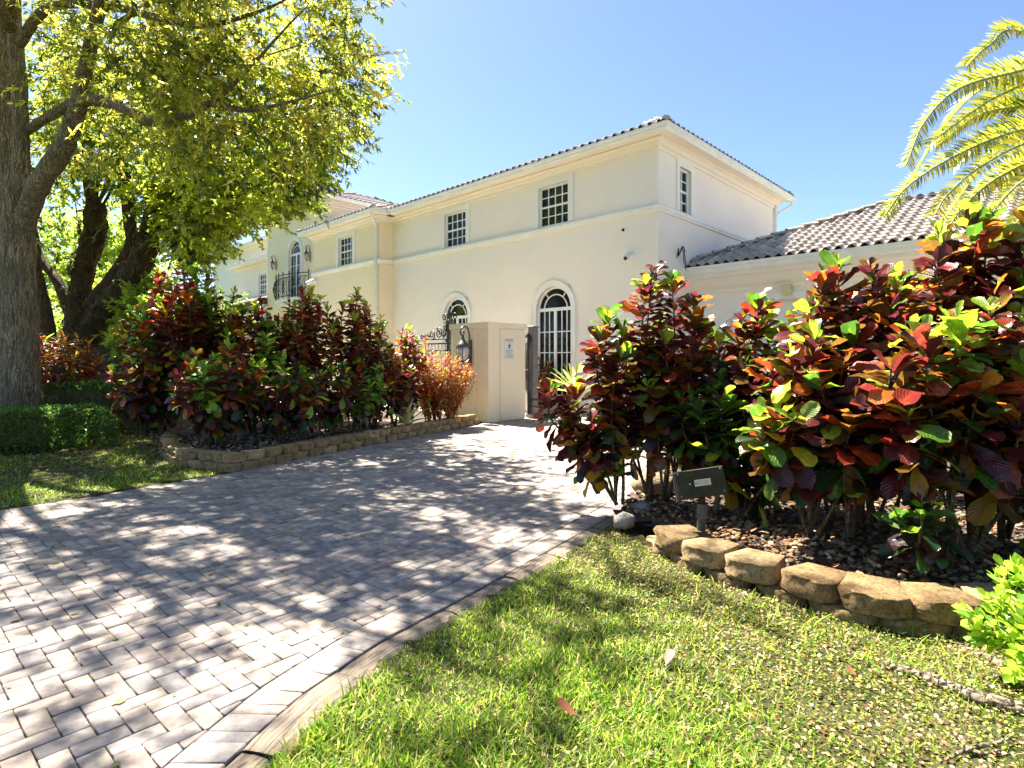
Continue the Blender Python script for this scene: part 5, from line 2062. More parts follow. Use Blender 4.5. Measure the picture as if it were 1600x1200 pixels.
RPAL = (PAL_TOP, PAL_UP, PAL_MID, PAL_RIGHT_LOW)
right = [
    ('tall croton with lime green crown leaning over the driveway beside the floodlight', at(1030, 5.05), [(-.02, .1, 2.10), (-.12, .0, 1.95), (.14, .1, 1.98), (.32, .0, 1.78), (.42, .1, 1.62), (-.42, .1, 1.66), (-.52, .0, 1.52), (-.30, .1, 1.55), (-.95, .15, 1.02), (-.80, .0, .86), (-.72, .2, 1.02), (-.35, -.1, 1.30), (0, -.15, 1.45), (.25, -.15, 1.32), (.5, -.1, 1.2), (-.55, -.05, .72), (-.78, .1, .62), (-.15, -.2, 1.05), (.2, -.25, .98), (.1, .3, 1.6), (-.25, .35, 1.4), (-.45, .2, 1.1)], .19, 1, .36),
    ('dark red croton with lime tips in front of the garage wall', at(1185, 4.9), [(0, 0, 1.78), (.12, .1, 1.7), (-.14, .0, 1.62), (.3, -.05, 1.5), (-.3, .1, 1.42), (.1, -.2, 1.35), (-.2, -.2, 1.2), (.4, .1, 1.3), (0, .3, 1.5), (.25, -.3, 1.05), (-.05, -.35, .9), (.1, -.45, .62), (.4, -.4, .66), (-.4, -.1, 1.0), (.5, -.1, 1.4), (-.45, .2, 1.3), (.55, .2, 1.55), (.4, -.35, 1.2), (-.3, .35, 1.5)], .19, 2, .34),
    ('broad leaved dark croton with red leaves below the garage eave', at(1345, 4.35), [(-.28, .0, 1.92), (-.12, .1, 2.0), (.08, .0, 1.95), (.25, .1, 1.86), (-.42, -.05, 1.66), (.1, -.2, 1.66), (-.22, -.25, 1.5), (.38, -.1, 1.6), (-.05, .3, 1.8), (-.4, .2, 1.5), (.35, -.3, 1.3), (.0, -.4, 1.2), (-.45, -.3, 1.0), (.2, -.4, 1.0), (.45, -.3, 1.05)], .21, 3, .38),
    ('tallest right croton with red veined leaves under the palm fronds', at(1530, 4.1), [(-.05, .0, 2.30), (.15, .1, 2.36), (-.25, .05, 2.18), (.35, .0, 2.28), (-.38, -.1, 1.95), (.1, -.25, 1.9), (.35, -.2, 1.9), (-.15, -.3, 1.7), (.55, .1, 2.0), (0, .3, 2.1), (-.45, .2, 1.8), (.6, -.2, 1.6)], .205, 4, .44),
    ('croton with long yellow green leaves in the middle of the pebble bed', at(1275, 3.95), [(0, 0, 1.42), (-.18, .0, 1.30), (.2, .0, 1.28), (-.05, -.15, 1.10), (.25, -.15, 1.0), (-.3, -.1, .92), (.1, .2, 1.3), (-.2, .25, 1.2), (.38, .05, 1.1), (.1, -.3, .95), (-.25, -.25, .88), (.36, -.25, .95), (-.42, -.1, .9), (.5, -.1, 1.0)], .22, 5, .46),
    ('front croton with scarlet blotched leaves above the right end of the edging', at(1510, 3.45), [(-.25, .0, 1.42), (-.05, .0, 1.52), (.18, .05, 1.58), (.36, .0, 1.5), (-.42, .05, 1.22), (0, -.12, 1.18), (.28, -.12, 1.2), (.5, .1, 1.45), (-.15, .25, 1.45), (.2, .3, 1.5), (-.4, -.08, .95), (.1, -.25, 1.0), (.4, -.2, 1.0), (.55, 0, 1.1)], .205, 6, .50),
    ('low green croton at the foot of the scarlet croton on the pebbles', at(1440, 3.25), [(0, 0, .46), (.1, .05, .40), (-.12, .02, .36)], .15, 7, .35),
    ('low green and maroon croton behind the floodlight', at(1135, 4.55), [(0, .1, .95), (.15, .05, .85), (-.18, .1, .88), (.28, .15, .78), (.05, .3, 1.05), (-.3, .25, .95), (.3, -.1, .6)], .19, 8, .30),
    ('dark croton cut off by the right edge of the view beside the scarlet croton', at(1650, 3.75), [(-.2, 0, 1.55), (.1, .1, 1.75), (.3, 0, 1.6), (-.1, -.2, 1.2), (.25, -.2, 1.25), (-.3, -.15, .9), (.1, -.35, .8), (-.25, -.3, .55), (.4, .1, 1.4), (0, .25, 1.7)], .22, 10, .28),
    ('far back croton filling the gap before the garage', at(1440, 5.4), [(-.2, 0, 2.05), (.05, .1, 2.1), (.3, 0, 2.0), (-.45, .1, 1.85), (.1, -.2, 1.8), (-.3, -.2, 1.6), (.4, -.1, 1.7), (0, .2, 2.0)], .22, 9, .34),
]
for lab, b, stems, lf, sd, bare in right:
    low = lab.startswith('low ')
    croton(lab, b, stems, lf, 'big', GRR, 200 + sd, 76, 300, RPAL if not low else ({'lime': 1, 'green': 3}, {'green': 4, 'dgreen': 3, 'lime': 1}, {'dgreen': 4, 'green': 3, 'maroon': 2}, PAL_RIGHT_LOW), bare, .10, green_p=.06 if not low else .4, stemr=.0125)


# ------------------------------------------------------------------ strap leaved plants
def strap_plant(name, label, base, n, ln, w, cols, vcol, seed, el0=20, el1=85, droop=.35, cat='plant'):
    r = random.Random(seed)
    base = Vector(base)
    root = empty(name, base, label, cat)
    for k in range(n):
        f = k / n
        az = k * 2.39996 + r.uniform(-.2, .2)
        el = R(el0 + (el1 - el0) * f + r.uniform(-6, 6))
        L_ = ln * r.uniform(.8, 1.1) * (1 - .25 * f)
        T = croton_tmpl(7, 2, (w, .42, 0, droop * (1 - .7 * f), .35, .0), 50 + k)
        me = np_mesh('leaf', T[0], T[1], M['leaf'] if False else M['croton'], np.tile(cols[k % len(cols)], (len(T[0]), 1)), T[2], True, np.tile(vcol, (len(T[0]), 1)))
        d = Vector((math.cos(az) * math.cos(el), math.sin(az) * math.cos(el), math.sin(el)))
        up = Vector((-math.cos(az) * math.sin(el), -math.sin(az) * math.sin(el), math.cos(el)))
        x = d.cross(up).normalized()
        o = link('leaf', me, root)
        mt = Matrix((x * L_, d * L_, x.cross(d) * L_)).transposed().to_4x4()
        mt.translation = Vector((d.x * .02, d.y * .02, .03 + .05 * f))
        o.matrix_local = mt
    return root


strap_plant('agave', 'small variegated agave with cream edged leaves behind the left edging', at(636, 10.55, .14), 20, .58, .055, [(.30, .36, .12), (.46, .46, .20), (.36, .40, .15)], (.55, .52, .30), 61)
strap_plant('yucca', 'spiky yellow green yucca behind the drive side croton near the gate', at(900, 10.4, .1), 34, .75, .05, [(.26, .34, .05), (.38, .42, .07), (.14, .24, .05), (.44, .42, .10)], (.5, .48, .15), 62, 15, 85, .25)
m = MB(); b_ = Vector(at(900, 10.4, .05)); m.tube([b_, b_ + UP * .7], [.06, .05], 8, .1)
# the yucca stands on a short trunk
yo = [o for o in bpy.data.objects if o.name.startswith('yucca')][0]
for ch in yo.children: ch.location.z += .62
m.build('trunk', M['stem'], yo, True)


# ------------------------------------------------------------------ trees
LEAFT = (np.array([(0, 0, 0), (-.16, .42, .04), (0, 1, -.06), (.16, .42, .04), (0, .45, -.03)], float), [np.array([(0, 4, 1), (4, 2, 1), (0, 3, 4), (4, 3, 2)])], None)
LEAFW = (np.array([(0, 0, 0), (-.26, .45, .04), (0, 1, -.08), (.26, .45, .04)], float), [np.array([(0, 2, 1), (0, 3, 2)])], None)


def sprays(name, root, centers, axes, nl, spray_len, leaf, palette, seed, mat, tmpl=LEAFT, twigs=True, droopy=.35, part='foliage'):
    """Leafy twigs: every centre is the root of a twig along its axis, with nl leaves."""
    r = np.random.default_rng(seed)
    n = len(centers)
    base = np.array(wloc(root))
    ax = unit(axes)
    s_ = r.uniform(.1, 1.0, (n, nl))
    L_ = spray_len * r.uniform(.7, 1.3, (n, 1))
    P = centers[:, None, :] + ax[:, None, :] * (s_ * L_)[..., None]
    P[..., 2] -= (s_ ** 2 * L_) * droopy * .5
    d = ax[:, None, :] * .75 + r.normal(0, .55, (n, nl, 3))
    d[..., 2] -= droopy
    d = unit(d).reshape(-1, 3)
    hint = unit(np.array([0, 0, 1.0]) + r.normal(0, .45, (n * nl, 3)))
    pal = np.array(palette)
    tw = pal[r.integers(0, len(pal), n)]
    c = np.repeat(tw, nl, 0) * r.uniform(.7, 1.3, (n * nl, 1))
    me = scatter(part, tmpl, P.reshape(-1, 3) - base, d, hint, leaf * r.uniform(.65, 1.25, n * nl), np.clip(c, 0, .9), mat)
    o = link(part, me, root)
    o['kind'] = 'stuff'
    if twigs:
        A = centers - base
        B = centers + ax * L_ - np.array([0, 0, 1]) * L_ * droopy * .5 - base
        side = unit(np.cross(ax, r.normal(0, 1, (n, 3)))) * .006
        V = np.stack([A - side, A + side, B + side * .4, B - side * .4], 1).reshape(-1, 3)
        me = np_mesh('twigs', V, [np.arange(n * 4).reshape(-1, 4)], M['bark'])
        t = link('twigs', me, root)
        t['kind'] = 'stuff'
    return o


def limb(root, pts, name='branch', mat='bark', seg=9, nz=.08, seed=0):
    """pts: (px, py, depth, radius) or world (Vector, radius)."""
    q = [(*pd(p[0], p[1], p[2]), p[3]) for p in pts]
    q = smooth_path(q, 6)
    m = MB()
    m.tube([Vector(p[:3]) for p in q], [max(.004, p[3]) for p in q], seg, nz, seed)
    m.build(name, M[mat], root, True)
    return [(Vector(p[:3]), p[3]) for p in q]


def wlimb(root, pts, name='branch', mat='bark', seg=8, seed=0):
    q = smooth_path(pts, 5)
    m = MB()
    m.tube([Vector(p[:3]) for p in q], [max(.004, p[3]) for p in q], seg, .08, seed)
    m.build(name, M[mat], root, True)
    return [(Vector(p[:3]), p[3]) for p in q]


# outline of the foliage against the sky in the photograph, used to keep the crown's reach true: y -> largest x
EDGE_A = [(-400, 560), (-60, 590), (0, 580), (30, 560), (75, 575), (110, 612), (140, 596), (190, 572), (215, 560), (240, 532), (300, 505), (330, 480), (1200, 300)]


def reach(y):
    for (a, b), (c, d) in zip(EDGE_A[:-1], EDGE_A[1:]):
        if a <= y <= c: return b + (d - b) * (y - a) / (c - a)
    return 560 if y < -400 else 300


def proj(P):
    return CX + F * P[:, 0] / P[:, 1], HY - F * (P[:, 2] - H) / P[:, 1]


SHX, SHY = -SDIR.x / SDIR.z, SDIR.y / SDIR.z     # sideways reach of a shadow per metre of height
TA = Vector((-8.65, 10.0, 0))
ta = empty('oak_tree', TA, 'big pale barked tree at the left edge with long limbs over the driveway', 'tree')
limb(ta, [(33, 668, 10, .33), (32, 620, 10, .30), (29, 500, 10, .285), (27, 420, 10, .265), (26, 340, 10, .25), (27, 290, 9.95, .22)], 'trunk', 'bark', 16, .07, 1)
limbs = []
limbs += limb(ta, [(24, 310, 10.02, .17), (14, 250, 10.05, .16), (8, 130, 10.1, .15), (4, 0, 10.2, .13), (-20, -250, 10.2, .10), (-60, -420, 10, .05)], 'branch', 'bark', 12, .07, 2)
limbs += limb(ta, [(32, 310, 9.95, .15), (33, 230, 9.85, .125), (30, 130, 9.8, .115), (22, 20, 9.7, .10), (30, -140, 9.5, .085), (60, -330, 9.2, .05)], 'branch', 'bark', 12, .07, 3)
limbs += limb(ta, [(34, 360, 10, .17), (60, 290, 9.7, .165), (100, 228, 9.5, .15), (122, 165, 9.3, .125), (134, 105, 9.1, .105), (165, -20, 8.7, .08), (230, -190, 8.2, .055), (300, -330, 7.6, .03)], 'branch', 'bark', 12, .08, 4)
limbs += limb(ta, [(40, 205, 9.9, .075), (80, 180, 9.6, .08), (125, 158, 9.25, .09), (162, 158, 9.1, .088), (200, 172, 8.9, .082), (236, 190, 8.7, .075), (290, 180, 8.4, .062), (330, 162, 8.2, .05), (385, 172, 8.0, .036), (450, 160, 7.8, .022), (520, 140, 7.6, .012)], 'branch', 'bark', 10, .08, 5)
limbs += limb(ta, [(330, 163, 8.2, .04), (362, 135, 8.05, .032), (400, 95, 7.9, .024), (450, 40, 7.7, .014), (490, 0, 7.5, .008)], 'branch', 'bark', 7, .08, 6)
limbs += limb(ta, [(236, 188, 8.7, .04), (265, 170, 8.75, .036), (300, 172, 8.9, .03), (250, 130, 9.0, .02), (225, 70, 9.2, .012)], 'branch', 'bark', 7, .08, 7)
limbs += limb(ta, [(30, 70, 9.75, .08), (60, 25, 9.5, .085), (100, 6, 9.2, .078), (165, 8, 8.9, .066), (225, 22, 8.7, .055), (290, 38, 8.4, .045), (345, 36, 8.1, .034), (420, 12, 7.8, .02), (480, -20, 7.5, .01)], 'branch', 'bark', 9, .08, 8)
limbs += limb(ta, [(225, 22, 8.7, .04), (270, 60, 8.6, .034), (320, 85, 8.4, .026), (380, 95, 8.2, .018), (470, 70, 8.0, .008)], 'branch', 'bark', 7, .08, 9)
for k, pts in enumerate([[(-8.4, 9.6, 7.2, .11), (-7.2, 8.0, 8.4, .09), (-5.6, 6.2, 8.6, .065), (-4.2, 4.6, 8.2, .04), (-3.2, 3.4, 7.4, .02)],
                         [(-8.2, 9.4, 6.8, .10), (-7.6, 7.2, 7.6, .08), (-6.6, 4.8, 8.0, .055), (-5.6, 3.0, 7.4, .02)],
                         [(-7.4, 8.4, 8.0, .07), (-5.4, 7.6, 8.8, .05), (-3.8, 6.6, 8.4, .03), (-2.9, 5.8, 7.6, .015)],
                         [(-6.6, 9.2, 6.6, .05), (-4.6, 9.4, 8.0, .04), (-3.0, 9.0, 7.8, .02)],
                         [(-8.8, 10.2, 6.5, .12), (-10.4, 10.8, 8.2, .08), (-12.2, 11, 8.4, .03)],
                         [(-8.7, 10.0, 7.4, .1), (-9.6, 8.2, 8.8, .07), (-10.4, 6.2, 8.6, .03)]]):
    limbs += wlimb(ta, pts, 'branch', 'bark', 8, 20 + k)

r_ = np.random.default_rng(51)
lp = np.array([tuple(p) for p, q in limbs if q < .12])
lq = np.array([(*p, q) for p, q in limbs if p.y > 6 and q > .03])
lx, ly = proj(lq)
LPX = np.column_stack([lx, ly, lq[:, 1], F * lq[:, 3] / lq[:, 1]])[(lx > -20) & (ly > 0)]
# clumps of foliage: centres off the limbs, inside the crown
N = 3700
cc = []
while len(cc) < N:
    p = lp[r_.integers(0, len(lp), 4000)] + r_.normal(0, 1, (4000, 3)) * np.array([1.0, 1.1, .75]) + np.array([0, 0, .15])
    x, y = proj(p)
    nz = fnoise(p[:, 0] * .8 + p[:, 2] * .5, p[:, 1] * .8 - p[:, 2] * .6, 1.0, 7)
    ok = (p[:, 1] > 2.2) & (p[:, 2] > 3.4) & (x < np.array([reach(v) for v in y]) - 14) & (nz > -.28)
    ok &= ~((x > -60) & (x < 330) & (y > 330))
    ok &= ~((x > 0) & (y > 265))
    ok &= ~((p[:, 0] > -1.25))
    dl = np.sqrt(((x[:, None] - LPX[None, :, 0]) ** 2 + (y[:, None] - LPX[None, :, 1]) ** 2))
    ok &= ~((dl < LPX[None, :, 3] + 9) & (p[:, 1][:, None] < LPX[None, :, 2] + .25)).any(1)
    # keep the view under the canopy near the camera open
    ok &= ~((p[:, 1] < 7.3) & (y > -30))
    # the lawn lies in the sun: nothing overhead on its sunward side
    sx, sy = p[:, 0] + p[:, 2] * SHX, p[:, 1] - p[:, 2] * SHY
    kx = np.interp(sy, [q.y for q in EDGE], [q.x for q in EDGE])
    ok &= ~((sx > kx + np.where(fnoise(sx, sy, 1.0, 2) > .0, 1.3, .5)) & (sy < 6.0) & ~((sx < 1.55) & (sy > 3.15) & (sy < 4.9)))
    ok &= ~((sy < 6.5) & (fnoise(sx, sy, .85, 11) > .46) & (y < 0))
    ok &= ~((sx < -3.6) & (sy > 4.5) & (sy < 9.0) & (fnoise(sx, sy, .8, 5) > -.05))
    # let the sun reach the tops of the left crotons
    ux, uy = sx - 2.2 * SHX, sy + 2.2 * SHY
    ok &= ~((ux > -6.3) & (ux < -1.3) & (uy > 8.3) & (uy < 12.0) & (r_.random(len(x)) < .75))
    cc += [tuple(v) for v in p[ok]]
cc = np.array(cc[:N])
ax_ = unit(r_.normal(0, 1, (N, 3)) * np.array([1, 1, .5]) + unit(cc - np.array([-8.0, 9.0, 6.5])) * .9)
sprays('foliage', ta, cc, ax_, 21, .50, .105, [(.17, .19, .025), (.30, .31, .04), (.06, .08, .014), (.38, .36, .05), (.10, .13, .018), (.46, .41, .08), (.22, .24, .03)], 52, M['leaf'])

# second tree: old dark leaning trunks behind the fence, lighter foliage
TB = Vector((-10.0, 13.6, 0))
tb = empty('leaning_tree', TB, 'old dark ivy covered tree with leaning trunks behind the plank fence', 'tree')
lb = []
lb += limb(tb, [(116, 655, 13.6, .34), (118, 560, 13.6, .29), (122, 480, 13.6, .25), (132, 420, 13.6, .24), (147, 360, 13.6, .24), (150, 318, 13.6, .20)], 'trunk', 'bark_dark', 14, .16, 61)
lb += limb(tb, [(126, 560, 13.5, .28), (155, 500, 13.3, .28), (195, 450, 13.1, .27), (224, 400, 12.9, .24), (240, 345, 12.7, .20), (264, 298, 12.5, .16), (310, 262, 12.2, .14), (360, 240, 11.9, .09), (420, 215, 11.6, .04)], 'trunk', 'bark_dark', 14, .16, 62)
lb += limb(tb, [(140, 480, 13.4, .16), (185, 420, 13.4, .15), (205, 380, 13.5, .13), (200, 320, 13.7, .15), (190, 250, 13.8, .14), (184, 180, 13.9, .10), (176, 90, 14, .06)], 'branch', 'bark_dark', 10, .14, 63)
lb += limb(tb, [(300, 268, 12.2, .08), (350, 290, 12, .06), (410, 300, 11.8, .04), (470, 320, 11.6, .015)], 'branch', 'bark_dark', 7, .1, 64)
lb += limb(tb, [(236, 345, 12.7, .08), (290, 335, 12.6, .06), (350, 330, 12.8, .04), (420, 345, 13, .015)], 'branch', 'bark_dark', 7, .1, 65)
lb += limb(tb, [(112, 500, 13.7, .13), (90, 440, 13.9, .11), (62, 400, 14.1, .10), (50, 350, 14.2, .07), (20, 300, 14.3, .04)], 'branch', 'bark_dark', 8, .12, 66)
lb += limb(tb, [(262, 298, 12.5, .09), (260, 230, 12.6, .08), (290, 150, 12.6, .06), (330, 70, 12.6, .03)], 'branch', 'bark_dark', 8, .12, 67)
rr = random.Random(8)
for k in range(15):     # upright sprouts on the pollarded trunk
    x0 = 148 + rr.uniform(-10, 10)
    limb(tb, [(x0, 322 + rr.uniform(-6, 12), 13.6, .035), (x0 + rr.uniform(-22, 22), 270, 13.6 + rr.uniform(-.3, .3), .028), (x0 + rr.uniform(-60, 50), 225 + rr.uniform(-15, 15), 13.6 + rr.uniform(-.5, .5), .02), (x0 + rr.uniform(-80, 70), 150, 13.6, .008)], 'branch', 'stem', 6, .05, 70 + k)
lp = np.array([tuple(p) for p, q in lb if q < .26 and p.z > 3.5])
ex = [tuple(pd(*v)) for v in ((440, 300, 11.8), (405, 335, 12), (470, 325, 11.6), (497, 285, 11.6), (365, 372, 12.2), (400, 385, 12.2), (345, 400, 12.2), (380, 405, 12.3), (515, 300, 11.7), (535, 225, 11.6), (500, 200, 11.4), (335, 300, 12.3), (490, 240, 11.6), (420, 250, 11.8), (450, 352, 12), (510, 255, 11.8), (380, 300, 12.0), (300, 400, 12.6), (330, 420, 12.6), (290, 360, 12.6), (60, 330, 13), (15, 380, 13.2), (90, 290, 13), (330, 350, 12.4))]
lp = np.vstack([lp] + [np.array(ex)] * 7)
N = 4000
cc = []
while len(cc) < N:
    p = lp[r_.integers(0, len(lp), 4000)] + r_.normal(0, 1, (4000, 3)) * np.array([.95, 1.0, .75]) + np.array([.1, 0, .15])
    x, y = proj(p)
    nz = fnoise(p[:, 0] * .7 + p[:, 2] * .5, p[:, 1] * .7 - p[:, 2] * .6, 1.0, 3)
    low = np.interp(x, [-100, 60, 120, 240, 300, 420, 470, 540], [330, 300, 290, 320, 430, 350, 345, 260])
    low2 = np.interp(x, [300, 340, 380, 420, 480, 520, 560], [405, 372, 350, 335, 318, 285, 200])
    ok = (x < np.array([reach(v) for v in y]) - 12) & (nz > -.35) & (y < np.where(x < 300, low, low2)) & (p[:, 2] > 3.2)
    ok &= ~((x > 60) & (x < 235) & (y > 225) & (r_.random(len(x)) < .80))
    ux, uy = p[:, 0] + (p[:, 2] - 2.2) * SHX, p[:, 1] - (p[:, 2] - 2.2) * SHY
    ok &= ~((ux > -6.3) & (ux < -1.3) & (uy > 8.3) & (uy < 11.6) & (r_.random(len(x)) < .7))
    cc += [tuple(v) for v in p[ok]]
cc = np.array(cc[:N])
ax_ = unit(r_.normal(0, 1, (N, 3)) * np.array([1, 1, .55]) + unit(cc - np.array([-8.5, 12.5, 4.5])) * .7)
sprays('foliage', tb, cc, ax_, 22, .55, .11, [(.24, .30, .025), (.31, .37, .03), (.10, .14, .018), (.38, .41, .04), (.22, .25, .025), (.05, .07, .012)], 53, M['leaf'], LEAFW)
# ivy and dead fern frill on the dark trunks
tp = [(p, q) for p, q in lb if q > .18]
ic = np.array([tuple(p + Vector((rr.gauss(0, 1), rr.gauss(0, 1), 0)).normalized() * q * 1.02 + Vector((0, 0, rr.uniform(-.25, .25)))) for p, q in [tp[rr.randrange(len(tp))] for _ in range(420)]])
sprays('foliage', tb, ic, unit(r_.normal(0, 1, (420, 3)) - np.array([0, .5, .3])), 9, .16, .09, [(.05, .06, .02), (.09, .07, .03), (.04, .05, .015), (.12, .09, .05)], 54, M['leaf'], LEAFW, False, .5, 'ivy')

# third trunk: grey, behind the first tree
TCg = pd(72, 640, 12.4); TCg.z = 0
tc = empty('grey_tree', TCg, 'plain grey trunk standing close behind the big pale tree', 'tree')
lc = limb(tc, [(82, 655, 12.4, .22), (78, 560, 12.4, .18), (70, 490, 12.5, .15), (56, 430, 12.6, .13), (38, 350, 12.8, .11), (10, 240, 13, .08), (-30, 120, 13, .05)], 'trunk', 'bark_dark', 12, .06, 81)
q = np.array([tuple(p) for p, r2 in lc if r2 < .2])
cc = q[r_.integers(0, len(q), 500)] + r_.normal(0, 1.0, (500, 3)) * np.array([1.3, 1.3, .8]) + np.array([-.8, .6, .8])
cc = cc[cc[:, 2] > 3.6]
sprays('foliage', tc, cc, r_.normal(0, 1, (len(cc), 3)), 20, .5, .12, [(.12, .16, .03), (.18, .22, .04), (.08, .11, .02)], 55, M['leaf'], LEAFW)


def bg_tree(name, label, x, y, h, rad, zc, n, pal, seed, leaf=.16, squash=.7, nl=18, cat='tree', group=None):
    r = np.random.default_rng(seed)
    root = empty(name, (x, y, 0), label, cat, group)
    rq = random.Random(seed)
    wlimb(root, [(x, y, -.05, .06 * rad + .08), (x + .1, y, h * .3, .05 * rad + .06), (x + .2, y + .1, h * .6, .04 * rad + .03), (x + .1, y, h * .88, .02)], 'trunk', 'bark_dark', 8, seed)
    for k in range(6):
        a = k * 1.05
        wlimb(root, [(x + .1, y, h * (.3 + .06 * k), .05), (x + math.cos(a) * rad * .4, y + math.sin(a) * rad * .4, h * (.45 + .06 * k), .035), (x + math.cos(a) * rad * .8, y + math.sin(a) * rad * .8, h * (.55 + .06 * k), .012)], 'branch', 'bark_dark', 6, seed + k)
    nb = 16
    bl = unit(r.normal(0, 1, (nb, 3))) * (r.random((nb, 1)) ** .5) * np.array([rad, rad, (h - zc) * squash]) * .75 + np.array([x, y, zc])
    p = bl[r.integers(0, nb, n)] + unit(r.normal(0, 1, (n, 3))) * (r.random((n, 1)) ** .4) * rad * np.array([.42, .42, .36])
    p = p[p[:, 2] > .25]
    sprays('foliage', root, p, unit(p - np.array([x, y, zc])) + r.normal(0, .5, (len(p), 3)), nl, .5 * leaf / .16, leaf, pal, seed + 9, M['leaf'], LEAFW, False, .2)
    return root


Y1 = [(.22, .30, .035), (.30, .36, .05), (.16, .22, .03)]
Y2 = [(.08, .13, .025), (.12, .17, .03), (.06, .09, .02)]
bg_tree('bright_tree', 'bright yellow green tree far behind the plank fence', -13.2, 19.5, 5.2, 2.6, 2.8, 900, Y1, 301)
bg_tree('bright_tree', 'yellow green bush peeping between the two dark trunks', -17.5, 20.5, 4.6, 2.6, 2.4, 800, Y1, 302)
bg_tree('bright_tree', 'loose mid green tree at the far left edge behind the trunks', -21.5, 21, 5.2, 3.0, 3.0, 800, Y2, 303)
bg_tree('bright_tree', 'dark green tree between the dark trunks and the white wing', -13.0, 25.5, 4.4, 2.4, 2.6, 700, Y2, 304)
bg_tree('bright_tree', 'tall light green tree closing the view behind the leaning trunks', -17.5, 23.5, 8.6, 3.8, 5.2, 1500, Y1, 306, .17)
bg_tree('bright_tree', 'tall leafy tree standing behind the left edge of the plank fence', -23.5, 24, 9.5, 4.0, 5.6, 1300, Y2, 307, .17)
bg_tree('bright_tree', 'feathery light green shrub behind the tall orange croton', -8.3, 13.2, 3.3, .9, 2.2, 420, Y1, 305, .12)

# ------------------------------------------------------------------ hedges and the round leaved shrub
HL = (np.array([(0, 0, 0), (-.30, .5, .05), (0, 1, -.06), (.30, .5, .05)], float), [np.array([(0, 2, 1), (0, 3, 2)])], None)


def hedge(label, pts, w, h, n, leaf, pal, seed, z0=0.0):
    """Clipped hedge along a line, dense twig core with leaves over it."""
    r = np.random.default_rng(seed)
    root = empty('clipped_hedge', (pts[0][0], pts[0][1], z0), label, 'hedge', None)
    L_ = smooth_path(pts, 8)
    V = [Vector((p[0], p[1], 0)) for p in L_]
    m = MB()
    for i in range(2, len(V) - 3):
        t = (V[i + 1] - V[i]).normalized(); nn = Vector((-t.y, t.x, 0))
        a, b = V[i], V[i + 1]
        k = w * .36
        m.hexa([a - nn * k + UP * .10, b - nn * k + UP * .10, b + nn * k + UP * .10, a + nn * k + UP * .10, a - nn * k + UP * (h - .09), b - nn * k + UP * (h - .09), b + nn * k + UP * (h - .09), a + nn * k + UP * (h - .09)])
    m.build('twig_core', M['stem'], root)
    nst = 14
    for i in range(nst):
        p = V[int(i * (len(V) - 1) / (nst - 1))] + Vector((r.normal(0, .12), r.normal(0, .12), 0))
        q = MB(); q.tube([p, p + Vector((r.normal(0, .05), r.normal(0, .05), .3))], .014, 6); q.build('stem', M['stem'], root, True)
    ii = r.integers(0, len(V) - 1, n)
    A = np.array([tuple(V[i]) for i in ii]); B = np.array([tuple(V[i + 1]) for i in ii])
    f = r.random((n, 1)); P = A + (B - A) * f
    t = unit(B - A); nn = np.column_stack([-t[:, 1], t[:, 0], np.zeros(n)])
    which = r.random(n)
    bumpy = 1 + .07 * fnoise(P[:, 0], P[:, 1], 2.0, seed)
    u = r.uniform(-1, 1, n); hz = r.uniform(.03, 1, n)
    top = which < .42
    side = np.sign(r.random(n) - .5)
    lat = np.where(top, u, side * r.uniform(.86, 1.02, n)) * w * .5 * bumpy
    z = np.where(top, h * bumpy * r.uniform(.9, 1.02, n), h * hz)
    rd = np.clip((z / h - .75) / .25, 0, 1) * .10 * w
    lat -= np.sign(lat) * rd * (~top)
    P = P + nn * lat[:, None]
    P[:, 2] = z
    # round the ends
    out = np.where(top[:, None], np.array([0, 0, 1.0]), nn * np.sign(lat)[:, None])
    en = r.random(n) < .16
    ea = r.uniform(-1.5, 1.5, n); last = r.random(n) < .6
    tv = unit(np.where(last[:, None], np.array([tuple(V[-1] - V[-2])]), np.array([tuple(V[0] - V[1])])))
    ec = np.where(last[:, None], np.array([tuple(V[-2])]), np.array([tuple(V[1])]))
    ev = tv * np.cos(ea)[:, None] + np.column_stack([-tv[:, 1], tv[:, 0], tv[:, 2]]) * np.sin(ea)[:, None]
    eh = r.uniform(.03, 1, n)
    ep = ec + ev * (w * .5 * r.uniform(.88, 1.03, n) * (1 - .25 * np.clip((eh - .7) / .3, 0, 1)))[:, None]
    ep[:, 2] = eh * h
    P = np.where(en[:, None], ep, P); out = np.where(en[:, None], ev, out)
    d = unit(out * .8 + r.normal(0, .7, (n, 3)) + np.array([0, 0, .35]))
    hint = unit(out + r.normal(0, .5, (n, 3)))
    pal = np.array(pal)
    c = pal[r.integers(0, len(pal), n)] * r.uniform(.7, 1.25, (n, 1))
    base = np.array(wloc(root)); base[2] = 0
    me = scatter('foliage', HL, P - base, d, hint, leaf * r.uniform(.7, 1.25, n), c, M['leaf'])
    o = link('foliage', me, root); o['kind'] = 'stuff'
    return root


HP = [(.05, .11, .022), (.075, .15, .025), (.04, .08, .018), (.11, .19, .03)]
hedge('low clipped hedge in front of the big pale tree', [(-10.8, 7.9), (-9.2, 8.35), (-7.9, 8.65), (-6.75, 9.0)], 1.15, .62, 17000, .052, HP, 401)
hedge('darker clipped hedge row behind the big pale tree before the plank fence', [(-12.5, 11.0), (-10.5, 11.0), (-8.6, 11.0), (-7.1, 10.8)], .9, .92, 11000, .06, HP[:3], 402)

